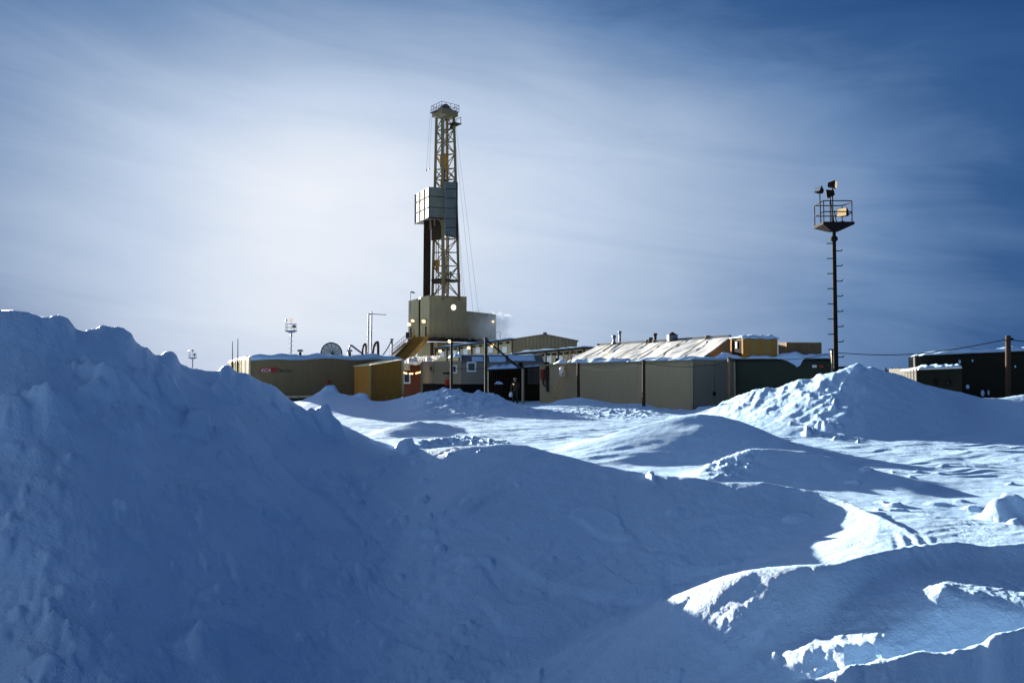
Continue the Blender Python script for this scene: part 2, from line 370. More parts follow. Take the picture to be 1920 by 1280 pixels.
right_pts = [(1290, 779, 37), (1330, 768, 36), (1380, 745, 35), (1420, 733, 34.5), (1470, 728, 34), (1500, 715, 33.6), (1530, 710, 33.4), (1560, 700, 33.2), (1585, 692, 33), (1600, 687, 33), (1608, 683, 33), (1616, 685, 33), (1624, 691, 33), (1636, 688, 33), (1646, 692, 33), (1690, 703, 33),
             (1730, 720, 33), (1760, 727, 33), (1800, 735, 33), (1840, 747, 34), (1880, 745, 34), (1920, 738, 34), (2000, 730, 34), (2150, 735, 34), (2300, 760, 34)]
L5 = bump_layer(right_pts, [(1290, 5), (1450, 6.5), (1620, 7.5), (1900, 7)], 6., 1.25, 1.4, 3)
L6 = bump_layer([(480, 760, 46), (560, 752, 46), (585, 742, 47), (600, 733, 47.5), (612, 722, 48), (628, 722, 48), (637, 738, 48), (655, 744, 47), (675, 736, 46.5), (688, 738, 46.5), (697, 757, 46), (740, 748, 46), (770, 741, 46), (800, 735, 45), (830, 728, 45), (862, 728, 45), (870, 737, 45), (885, 738, 45), (895, 732, 45), (910, 737, 45), (925, 736, 45), (945, 747, 45), (970, 759, 45), (1000, 766, 45)], 9., 4.5, 1.2, 1.5, 5)
L7 = bump_layer([(1005, 764, 50), (1030, 757, 50), (1050, 749, 50.5), (1085, 744, 49.5), (1120, 750, 48.5), (1150, 755, 47.5), (1190, 755, 46.5), (1215, 757, 45.5), (1240, 766, 44.5), (1250, 764, 44), (1262, 770, 44), (1275, 766, 43.8), (1300, 772, 43.5), (1310, 762, 43.5), (1345, 760, 43.5)], 6., 2., 1.3, 1.5, 5)
L9 = bump_layer([(1560, 1062, 6.0), (1640, 1038, 6.3), (1700, 1028, 6.4), (1745, 1021, 6.5), (1790, 1017, 6.55), (1830, 1022, 6.6), (1920, 1020, 6.6), (2050, 1010, 6.7), (2300, 1040, 6.6)], 1.8, 3.0, 1.05, 1.1, taper=26.)
L10 = bump_layer([(1480, 1292, 4.55), (1560, 1276, 4.55), (1620, 1268, 4.55), (1680, 1255, 4.55), (1720, 1240, 4.60), (1780, 1240, 4.60), (1840, 1222, 4.65), (1855, 1206, 4.65), (1880, 1196, 4.65), (1920, 1184, 4.70), (2000, 1170, 4.75), (2200, 1180, 4.65)], .6, 1.5, 1.2, 1.2, 3, wide=15, taper=22.)
def sst(a, b, x): q = np.clip((x - a) / (b - a), 0, 1); return q * q * (3 - 2 * q)
PXG = np.where(np.abs(T2) < 1.3, 960 + F * np.tan(np.clip(T2, -1.3, 1.3)), 1e5 * np.sign(T2))
plateau = (.74 - base_z(R2)) * sst(800, 1760, PXG) * sst(3.6, 6.4, R2) * (1 - sst(9.5, 13., R2)) * (1 - .45 * sst(1640, 1760, PXG) * (1 - sst(5.2, 6.4, R2)))
H = smax(H, plateau, .12)
rise = (.5 + .2) * sst(350, 1850, PXG) * (1 - sst(6.5, 9., R2)) - .2 * (1 - sst(6.5, 9., R2))
H = smax(H, rise - base_z(R2) - .25, .15)
Z = H
for Lx, k in ((L3, .03), (L3b, .03), (L4, .05), (L4c, .04), (L5, .06), (L6, .08), (L7, .06), (L9, .05), (L10, .03)):
    Z = smax(Z, Lx, k)
Z = Z + base_z(R2)

def polyridge(pts, wl, wr, h):
    """a lip along a world polyline: width wl on its left, wr on its right (m)"""
    P = [W(*p) for p in pts]; best = np.full(X2.shape, 9.); out = np.zeros_like(X2)
    m = (R2 < 60)
    for i in range(len(P) - 1):
        ax, ay, bx, by = P[i].x, P[i].y, P[i + 1].x, P[i + 1].y
        dx, dy = bx - ax, by - ay; q = np.clip(((X2 - ax) * dx + (Y2 - ay) * dy) / (dx * dx + dy * dy), 0, 1)
        ex, ey = X2 - ax - q * dx, Y2 - ay - q * dy; d = np.hypot(ex, ey)
        s = dx * ey - dy * ex
        w = np.where(s > 0, wl, wr)
        ta = (i + q) / (len(P) - 1); fade = np.clip(np.minimum(ta, 1 - ta) * 6, 0, 1)
        v = np.clip(1 - d / w, 0, 1) ** 1.4 * h * fade
        up = d < best; out = np.where(up, v, out); best = np.minimum(best, d)
    return out * m
Z = Z + polyridge([(1600, 905, 11.2), (1625, 925, 10.2), (1645, 945, 9.2), (1652, 965, 8.5), (1645, 995, 7.7), (1630, 1020, 7.3)], 1.2, .6, .05)
Z = Z + polyridge([(1795, 1075, 6.1), (1745, 1145, 5.2), (1690, 1200, 4.7), (1560, 1232, 4.45), (1480, 1240, 4.4)], .8, .3, .07)
Z = Z + polyridge([(1440, 1110, 5.4), (1520, 1125, 5.3), (1600, 1140, 5.2), (1680, 1150, 5.1)], .25, .25, .05)

# relief: soft swell, wind carving on the flats, clods and rubble
near = np.clip(1 - (R2 - 60) / 40, 0, 1)
def pxmask(x0, x1, soft=40):
    px = 960 + F * np.tan(np.clip(T2, -1.3, 1.3)); px = np.where(np.abs(T2) > 1.3, 1e5 * np.sign(T2), px)
    return np.clip((px - x0) / soft, 0, 1) * np.clip((x1 - px) / soft, 0, 1)
def rmask(a, b, s): return np.clip((R2 - a) / s, 0, 1) * np.clip((b - R2) / s, 0, 1)
amp = np.interp(R2, [0, 4, 20, 60, 100], [.3, .45, 1, 1, .3])
Z = Z + fbm(X2 / 2.6, Y2 / 2.6, 4, 3) * .085 * amp
warp = fbm(X2 / 3., Y2 / 3., 2, 40)
sas = ridged((X2 * .96 + Y2 * .28) / 3.2 + warp * .6, (-X2 * .28 + Y2 * .96) / .75 + warp * 1.4, 3, 21)
flat = rmask(17.5, 43, 3.) * np.clip(1 - (Z / .35), 0.1, 1)
Z = Z + (sas - .3) * .045 * flat
sas2 = ridged((X2 * .9 + Y2 * .43) / 1.3 + warp, (-X2 * .43 + Y2 * .9) / .28 + warp * 2, 3, 51)
Z = Z + sas2 * .012 * rmask(3., 17, 2.) * np.clip(.55 + fbm(X2 / 1.7, Y2 / 1.7, 2, 61), 0, 1)
crust = np.clip(fbm(X2 / 1.1, Y2 / 1.1, 3, 131) * 3 + .1, 0, 1)
Z = Z + crust * (np.abs(fbm(X2 / .4, Y2 / .4, 4, 133, .6)) - .12) * .075 * rmask(3., 9.5, 1.5) * (1 - .85 * sst(950, 1150, PXG))
Z = Z + polyridge([(930, 975, 8.3), (975, 1015, 7.9), (1040, 1048, 7.6), (1120, 1062, 7.4), (1200, 1055, 7.3), (1245, 1030, 7.4), (1235, 990, 7.7)], .9, .12, .045)
Z = Z + polyridge([(640, 880, 10), (720, 905, 9.6), (790, 960, 8.9), (760, 1040, 7.9)], .8, .2, .05)
Z = Z + polyridge([(300, 1240, 5.2), (420, 1180, 5.6), (520, 1150, 5.9), (640, 1130, 6.2)], .5, .12, .04)
sc_ = fbm((X2 * .9 + Y2 * .3) / 1.8 + warp, (-X2 * .3 + Y2 * .9) / .9 + warp, 4, 141)
plate = np.clip((sc_ - .02) * 9, 0, 1)
Z = Z + plate * .035 * rmask(3.2, 10, 1.) * pxmask(500, 1500, 150)
Z = Z + fbm(X2 / .16, Y2 / .16, 3, 151, .6) * .012 * rmask(2.5, 11, 1.) * np.clip(.6 + 2 * fbm(X2 / 1.4, Y2 / 1.4, 2, 153), .15, 1)
# wind-cut grooves on the lit slope behind the lip
gm = pxmask(1655, 1760, 30) * rmask(6.8, 8.6, .4)
Z = Z + gm * .007 * np.sin(2 * np.pi * ((X2 + .12 * np.sin(Y2 * 3) + .1 * warp) / .13))
# broken, bladed faces of the ploughed mounds
rub = ridged((X2 * .8 + Y2 * .6) / 3.4 + warp * .8, (-X2 * .6 + Y2 * .8) / 1.6 + warp * .8, 4, 71)
rub2 = np.abs(fbm(X2 / .8, Y2 / .8, 4, 73, .5))
Z = Z + ((rub - .1) * .2 + (rub2 - .15) * .16) * np.clip(L5 / 1.2, 0, 1) * (pxmask(1250, 1640, 80) * .85 + .12)
Z = Z + (np.abs(fbm(X2 / .7, Y2 / .7, 5, 77, .6)) - .12) * .22 * np.clip(L4c / .3, 0, 1) * pxmask(1280, 1440, 60)
Z = Z + (np.abs(fbm(X2 / .5, Y2 / .5, 4, 79, .6)) - .12) * .2 * np.clip(L3b / .2, 0, 1)
Z = Z + (np.abs(fbm(X2 / 1.1, Y2 / 1.1, 4, 83, .6)) - .12) * .3 * np.clip(L6 / .6, 0, 1) * pxmask(760, 1010, 40)
Z = Z + (np.abs(fbm(X2 / .22, Y2 / .22, 4, 87, .6)) - .12) * .03 * np.clip(L10 / .12, 0, 1)
Z = Z + (np.abs(fbm(X2 / .5, Y2 / .5, 4, 91, .6)) - .15) * .03 * np.clip(H / 1.2, 0, 1) * pxmask(-900, 720, 80)
# tracks and trampled snow before the grey hut
tr = np.abs(fbm(X2 / .8, Y2 / .8, 4, 95, .65))
Z = Z + (tr - .15) * .22 * rmask(37, 47, 3) * pxmask(940, 1260, 60)
# clods: irregular lumps half sunk in the slopes
px_lo = lambda p: math.atan((p - 960) / F)
rng = np.random.RandomState(5)
def clod(t0, r0, rad, h, seed):
    j0, j1 = np.searchsorted(TH, [t0 - rad * 1.6 / r0, t0 + rad * 1.6 / r0]); i0, i1 = np.searchsorted(RR, [r0 - rad * 1.6, r0 + rad * 1.6])
    if j1 - j0 < 2 or i1 - i0 < 2: return
    x0, y0 = r0 * math.sin(t0), r0 * math.cos(t0); a = (seed % 100) / 100 * 6.28; e = .6 + (seed % 37) / 60
    dx, dy = X2[i0:i1, j0:j1] - x0, Y2[i0:i1, j0:j1] - y0
    u = (dx * math.cos(a) + dy * math.sin(a)) * e; v = (-dx * math.sin(a) + dy * math.cos(a)) / e
    nn = perlin(X2[i0:i1, j0:j1] / (rad * .9) + seed, Y2[i0:i1, j0:j1] / (rad * .9), 7)
    d = np.hypot(u, v) / rad + nn * .5
    Z[i0:i1, j0:j1] += h * (lambda q: q * q * (3 - 2 * q))(np.clip(1.25 * (1 - d), 0, 1))
for k in range(620):
    if k % 5 in (1, 3): continue
    p = rng.uniform(-150, 900) if k < 520 else rng.uniform(900, 1450)
    t0 = px_lo(p); rr0 = float(np.interp(p, [-150, 0, 420, 740, 950, 1450], [6.5, 7, 9.5, 11.5, 10.5, 8.4]))
    r0 = rng.uniform(4.2, rr0 * 1.02); rad = float(np.clip(rng.lognormal(-2.9, .5), .025, .15)) * (1 if k < 520 else .6)
    clod(t0, r0, rad, rad * rng.uniform(.2, .5), k + 1)
for k in range(170):
    p = rng.uniform(-100, 760); rr0 = float(np.interp(p, [-150, 0, 420, 740], [6.5, 7, 9.5, 11.5]))
    rad = rng.uniform(.04, .11); clod(px_lo(p), rng.uniform(4., rr0), rad, rad * rng.uniform(.16, .4), k + 2000)
for k in range(18):
    p = rng.uniform(1300, 1640); t0 = px_lo(p); clod(t0, rng.uniform(27.5, 34), float(np.clip(rng.lognormal(-1.5, .5), .1, .6)), rng.uniform(.06, .22), k + 600)
for k in range(40):
    p = rng.uniform(1500, 1990); clod(px_lo(p), rng.uniform(4.3, 4.9), rng.uniform(.04, .12), rng.uniform(.01, .035), k + 900)
for k in range(45):
    p = rng.uniform(1450, 2000); clod(px_lo(p), rng.uniform(9, 22), rng.uniform(.05, .2), rng.uniform(.02, .07), k + 1000)
for (p, r0, rad, h) in ((108, 7.2, .2, .1), (85, 7.25, .14, .06), (192, 7.8, .2, .1), (222, 7.85, .24, .13), (264, 8.35, .1, .07), (320, 8.7, .19, .16), (424, 9.5, .16, .12), (10, 7.1, .3, .08), (276, 8.4, .12, .06), (622, 11., .26, .2), (604, 10.9, .2, .16), (580, 10.7, .17, .12), (764, 11.4, .22, .16), (374, 8.4, .15, .16), (1222, 10.2, .13, .08), (1880, 14.5, .5, .18), (1905, 14.6, .4, .2), (1860, 12, .3, .15)):
    clod(px_lo(p), r0, rad, h, int(p))
Z = Z * near + 0.0 * (1 - near)

nr, nc = Z.shape
co = np.stack([X2, Y2, Z], -1).reshape(-1, 3).astype(np.float32)
co = np.vstack([co, [[0, 0, float(Z[0].mean())]]]).astype(np.float32); ci = nr * nc
i, j = np.meshgrid(np.arange(nr - 1), np.arange(nc - 1), indexing='ij')
a = (i * nc + j).ravel(); quads = np.stack([a, a + 1, a + nc + 1, a + nc], -1)[:, ::-1]
# close the seam behind the camera (first and last column share the azimuth) and the centre fan
fan = np.stack([np.full(nc - 1, ci), np.arange(1, nc), np.arange(nc - 1)], -1)
me = bpy.data.meshes.new('snow_ground')
me.vertices.add(len(co)); me.vertices.foreach_set('co', co.ravel())
lv = np.concatenate([quads.ravel(), fan.ravel()]).astype(np.int32)
ls = np.concatenate([np.arange(len(quads)) * 4, len(quads) * 4 + np.arange(len(fan)) * 3]).astype(np.int32)
lt = np.concatenate([np.full(len(quads), 4), np.full(len(fan), 3)]).astype(np.int32)
me.loops.add(len(lv)); me.loops.foreach_set('vertex_index', lv)
me.polygons.add(len(ls)); me.polygons.foreach_set('loop_start', ls); me.polygons.foreach_set('loop_total', lt)
me.polygons.foreach_set('use_smooth', np.ones(len(ls), bool))
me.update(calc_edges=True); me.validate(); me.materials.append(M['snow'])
ground = bpy.data.objects.new('snow_ground', me); link(ground); tag(ground, 'windblown snow banks and drifts across the whole yard', 'snow', kind='structure')
def gz(x, y):
    t, r = math.atan2(x, y), math.hypot(x, y)
    return float(Z[min(np.searchsorted(RR, r), nr - 1), min(np.searchsorted(TH, t), nc - 1)])

# ------------------------------------------------------------------ shared pieces
def V2(v): return (v.x, v.y)
def snow_cap(name, quad, th, parent, seed=0, n=26, over=.0, edge=.5, droop=0.):
    """a lumpy sheet of snow lying on a roof quad (p0,p1 front edge; p3,p2 back edge)"""
    p0, p1, p2, p3 = [Vector(p) for p in quad]; m = max(6, n // 2); rs = random.Random(seed)
    ph = [rs.uniform(0, 9) for _ in range(6)]
    top = []; bot = []
    for jj in range(m + 1):
        for ii in range(n + 1):
            u, v = ii / n, jj / m
            b = (p0 * (1 - u) + p1 * u) * (1 - v) + (p3 * (1 - u) + p2 * u) * v
            e = min(1, min(u, 1 - u) * n * .35 + .1) * min(1, min(v, 1 - v) * m * .45 + .12)
            hgt = th * (e ** edge) * (.75 + .3 * math.sin(u * 9 + ph[0]) * math.sin(v * 5 + ph[1]) + .22 * math.sin(u * 23 + ph[2] + 3 * v) + .12 * math.sin(u * 51 + ph[3]))
            front = (1 - v) ** 3 if droop else 0
            sag = droop * front * max(0, .5 + .5 * math.sin(u * 13 + ph[4]) * math.sin(u * 5.3 + ph[5]))
            o = Vector((0, 0, 0))
            if jj == 0: o = (p0 - p3).normalized() * over
            top.append(b + o + Vector((0, 0, max(.02, hgt)))); bot.append(b + o + Vector((0, 0, .004 - (sag if jj == 0 else 0))))
    k = len(top); w = n + 1; fs = []
    for jj in range(m):
        for ii in range(n):
            q = jj * w + ii; fs.append((q, q + 1, q + w + 1, q + w)); fs.append((k + q, k + q + w, k + q + w + 1, k + q + 1))
    rim = [q for q in range(w)] + [jj * w + n for jj in range(1, m + 1)] + [m * w + q for q in range(n - 1, -1, -1)] + [jj * w for jj in range(m - 1, 0, -1)]
    for q in range(len(rim)):
        x, y = rim[q], rim[(q + 1) % len(rim)]; fs.append((x, k + x, k + y, y))
    b = MB(); b.add(top + bot, fs, True)
    return b.build(name, M['roofsnow'], parent)

def floodlight(loc, direction, size, label, group, glow='lampglow', cat='floodlight'):
    t = thing('floodlight', label, cat, loc, group)
    d = Vector(direction).normalized(); p = Vector(loc)
    MB().lathe(p, [(size * .35, -size * .8), (size * .55, -size * .5), (size, 0), (size * 1.02, .04)], 10, d).build('lamp_housing', M['dark'], t)
    MB().lathe(p + d * .06, [(size * .92, 0), (size * .8, size * .12)], 10, d).build('lamp_lens', M[glow], t)
    MB().bar(p - d * size * .5, p - d * size * .5 - Vector((0, -.35 * size * 4, .0)), size * .14).build('bracket', M['dark'], t)
    return t

# ------------------------------------------------------------------ left containers
ca = Vector((.91, .415, 0)).normalized(); cb = Vector((-ca.y, ca.x, 0))
C0 = WZ(466.5, 55, .4); C0.z = 0
LEN = 10.95
def container(k, off, length, wid, z0, z1, label, front=False):
    base = C0 + cb * off
    t = thing('storage_container', label, 'container', base, 'tan containers parked side by side')
    b = MB(); c = base + ca * length / 2 + cb * wid / 2 + Vector((0, 0, (z0 + z1) / 2))
    b.box(c, (length, wid, z1 - z0), ca, cb)
    b.build('body', M['tan'], t)
    # corner posts and rails, 3 mm proud
    f = MB()
    for s in (0, 1):
        for q in (0, 1):
            f.box(base + ca * (s * length) + cb * (q * wid) + Vector((0, 0, (z0 + z1) / 2)), (.16, .16, z1 - z0 + .02), ca, cb)
    f.box(base + ca * length / 2 - cb * .01 + Vector((0, 0, z0 + .07)), (length - .17, .1, .16), ca, cb)
    f.build('corner_frame', M['cream'], t)
    e = MB()
    for q in range(2):
        e.box(base - ca * .03 + cb * (wid * (.27 + .46 * q)) + Vector((0, 0, (z0 + z1) / 2)), (.06, wid * .42, z1 - z0 - .16), ca, cb)
    e.build('door', M['cream'], t)  # ends much paler than the tan body, sunlight put into their colour
    g = MB()
    for q in (.12, .4, .6, .88):
        g.bar(base - ca * .09 + cb * (wid * q) + Vector((0, 0, z0 + .1)), base - ca * .09 + cb * (wid * q) + Vector((0, 0, z1 - .1)), .025)
    g.build('locking_bar', M['steel'], t)
    for u in (.06, .5, .94):
        s = MB(); s.box(base + ca * (u * length) + cb * wid / 2 + Vector((0, 0, z0 / 2 - .1)), (.6, wid * .9, z0 + .2 - .01), ca, cb)
        s.build('skid_block', M['dark2'], t)
    z = Vector((0, 0, z1 + .004))
    snow_cap('snow_cap', (base + z, base + ca * length + z, base + ca * length + cb * wid + z, base + cb * wid + z), .3, t, 11 + k, 40, .06, .5, .22)
    return t
zt = 3.2
c_front = container(0, 0, LEN, 2.45, .4, zt, 'long tan container in front, red and dark lettering on its shaded side')
offs = [(3.1, -1.0, 'tan container with sunlit end, just behind the lettered one'), (6.2, .2, 'tan container end in sun, third back from the lettered one'),
        (9.6, -.4, 'tan container end in sun, fourth back from the lettered one'), (13.2, .0, 'farthest sunlit tan container end, beside the snow bank')]
for k, (o, dl, lab) in enumerate(offs):
    container(k + 1, o, LEN - 1, 2.3, .4, zt - .05 * k, lab)
# lettering on the long side
def text(name, body, size, mat, parent, pos, xdir, normal, shear=0., bold=0.):
    cu = bpy.data.curves.new(name, 'FONT'); cu.body = body; cu.size = size; cu.shear = shear; cu.extrude = .004; cu.offset = bold
    cu.materials.append(mat)
    o = bpy.data.objects.new(name, cu); link(o, parent)
    x = Vector(xdir).normalized(); n = Vector(normal).normalized(); y = n.cross(x)
    m = Matrix((x, y, n)).transposed().to_4x4(); m.translation = Vector(pos) - root_loc(parent)
    o.matrix_local = m
    bpy.context.view_layer.update()
    me = bpy.data.meshes.new_from_object(o.evaluated_get(bpy.context.evaluated_depsgraph_get()))
    o2 = bpy.data.objects.new(name, me); bpy.data.objects.remove(o); link(o2, parent); o2.matrix_local = m
    if not me.materials: me.materials.append(mat)
    return o2
def on_face(px, py, lift=.012):
    """point on the long face of the front container seen at this pixel"""
    d = W(px, py, 1.) - Vector((0, 0, CZ)); n = -cb
    o = Vector((0, 0, CZ)); t = (C0 - o).dot(n) / d.dot(n)
    return o + d * t + n * lift
q = [on_face(485, 698), on_face(517, 698), on_face(521, 689), on_face(489, 689)]
lg = MB(); lg.slab(q, .008); lg.build('logo_plate', M['red'], c_front)
text('lettering', 'KCA', .33, M['white'], c_front, on_face(488.5, 697, .024), ca, -cb, .3, .006)
text('lettering', 'D', .36, M['ink'], c_front, on_face(519.3, 697.5, .012), ca, -cb, .2, .008)
text('lettering', 'EUTAG', .25, M['ink'], c_front, on_face(525.8, 697.5, .012), ca, -cb, .2, .008)
vp = on_face(616.5, 714, .06)
vt = MB(); vt.box(vp, (.28, .12, .1), ca, cb); vt.box(vp + ca * .0 + Vector((0, 0, -.12)), (.12, .1, .2), ca, cb); vt.build('vent', M['red'], c_front)

# ochre board shed against the container
sA, sB, sC = WZ(664, 57.0, 0), WZ(695.5, 53.2, 0), WZ(752.5, 55.0, 0)
sD = sA + (sC - sB)
t = thing('wooden_shed', 'ochre board shed standing before the lettered container', 'shed', sB)
zs = [W(664, 688, 57).z, W(695, 686, 53.2).z, W(752, 676.5, 55).z, W(752, 676.5, 55).z]
MB().prism([V2(sA), V2(sB), V2(sC), V2(sD)], -.3, zs).build('wall', M['wood'], t)
rq = [Vector((p.x, p.y, z + .1)) for p, z in zip((sA, sB, sC, sD), zs)]
cen = sum(rq, Vector()) / 4; rq = [cen + (p - cen) * 1.05 for p in rq]
MB().slab(rq, .07).build('roof', M['cream'], t)
b = MB(); b.box(Vector((sB.x, sB.y, (zs[1] - .3) / 2)), (.16, .16, zs[1] + .3 - .02), (sC - sB).normalized()); b.build('corner_board', M['wood2'], t)

# aerials at the container ends
for (px, pt, Y, lab) in ((436, 640, 64, 'thin whip aerial nearer the snow bank, above the container ends'), (446, 635, 61, 'taller thin whip aerial nearer the lettered container')):
    p0, p1 = WZ(px, Y, 2.5), W(px, pt, Y)
    t = thing('aerial', lab, 'aerial', p0, 'whip aerials by the containers')
    MB().bar(p0, p1, .05, 6, .03).build('whip', M['bluegray'], t); MB().bar(p0 - Vector((0, 0, .3)), p0 + Vector((0, 0, .5)), .08).build('base', M['dark'], t)

# half-hidden dish with ribs
dc = W(621.5, 663, 72); dr = 20.5 / F * 72
t = thing('satellite_dish', 'round grey ribbed dish rising behind the container roof', 'dish', (dc.x, dc.y, 0))
prof = [(0.02, .35), (dr * .5, .26), (dr * .8, .12), (dr * .97, .0), (dr, -.03), (dr * .97, -.02), (dr * .8, .09), (dr * .5, .22), (.02, .31)]
MB().lathe(dc, prof, 32, (.1, 1, .1)).build('reflector', M['dish'], t)
b = MB(); ax = Vector((.1, 1, .1)).normalized(); u = Vector((1, -.1, 0)).normalized(); w = ax.cross(u)
for k in range(12):
    a = k * math.pi / 6; d = u * math.cos(a) + w * math.sin(a)
    b.tube([dc + ax * .3, dc + d * dr * .5 + ax * .2, dc + d * dr - ax * .05], .025, 4)
b.build('rib', M['bluegray'], t)
b = MB(); b.tube([dc + (u * math.cos(k * .2618) + w * math.sin(k * .2618)) * dr - ax * .04 for k in range(25)], .06, 6); b.build('rim', M['dark'], t)
b = MB(); b.bar(dc + ax * .3, (dc.x, dc.y + .6, 0), .14); b.build('mast', M['dark'], t)
# roof hatches
for px, lab, g in ((563, 'small dark roof vent on the lettered container, beside the dish', 1), (656, 'small dark roof vent between dish and slanted hose', 2)):
    p = W(px, 660, 57.4 if g == 1 else 59.)
    t = thing('roof_vent', lab, 'vent', p)
    b = MB(); b.bar(p - Vector((0, 0, .35)), p + Vector((0, 0, .02)), .1); b.build('pipe', M['dark'], t)
    b = MB(); b.box(p + Vector((0, 0, .09)), (.34, .34, .1)); b.box(p + Vector((0, 0, .16)), (.26, .26, .05)); b.build('cap', M['bluegray'], t)

# hoses and standpipes behind the container
def hose(pts, r, label, mat='dark'):
    P = [W(*p) for p in pts]
    # smooth
    Q = []
    for k in range(len(P) - 1):
        a, b2, c, d = P[max(k - 1, 0)], P[k], P[k + 1], P[min(k + 2, len(P) - 1)]
        for s in range(6):
            x = s / 6
            Q.append(.5 * ((2 * b2) + (c - a) * x + (2 * a - 5 * b2 + 4 * c - d) * x * x + (3 * b2 - a - 3 * c + d) * x ** 3))
    Q.append(P[-1])
    base = Vector((P[0].x, P[0].y, P[0].z))
    b = MB(); b.tube(Q, r, 6); o = b.build('hose', M[mat], None, base)
    return tag(o, label, 'hose')
hose([(652, 668, 80), (654, 657, 80), (657, 648, 80), (661, 649, 80), (670, 656, 80), (678, 662, 80), (684, 668, 80)], .1, 'dark hose slanting down over the container roof', 'bluegray')
hose([(679, 670, 80), (680, 655, 80), (682, 647, 80), (684, 645, 80), (686, 648, 80), (686, 670, 80)], .11, 'narrow arched hose just before the twin masts')
hose([(697, 680, 80), (700, 655, 80), (703, 645, 80), (707, 641.5, 80), (709, 646, 80), (709, 680, 80)], .13, 'tall arched hose right behind the twin masts')
hose([(716, 668, 80), (724, 657, 80), (731, 645, 80), (734.5, 636, 80)], .07, 'slanting hose tied to the short dark post', 'bluegray')
p0, p1 = WZ(733.5, 80, 0), W(735, 636, 80)
t = thing('post', 'short dark post holding the slanting hose', 'post', p0); b = MB(); b.bar(p0, p1, .1); b.build('pole', M['bluegray'], t); MB().box(p1, (.3, .2, .12)).build('clamp', M['dark'], t)
# twin masts with a jib
m0, m1 = WZ(688.5, 82, 0), WZ(695, 82, 0)
t = thing('pole_mast', 'pair of thin tall poles joined by a jib', 'mast', m0)
MB().bar(m0, W(691, 588, 82), .075).build('pole', M['bluegray'], t); MB().bar(m1, W(697, 584, 82), .075).build('pole', M['bluegray'], t)
b = MB(); b.beam(W(690.3, 588.6, 82), W(697.5, 588.6, 82), .12); b.build('head_beam', M['bluegray'], t)
MB().bar(W(697, 588.6, 82), W(724, 590, 82), .04).build('jib', M['bluegray'], t)
b = MB(); b.bar(W(695, 647, 82), W(708, 648, 82), .03); b.build('tie_rod', M['bluegray'], t)

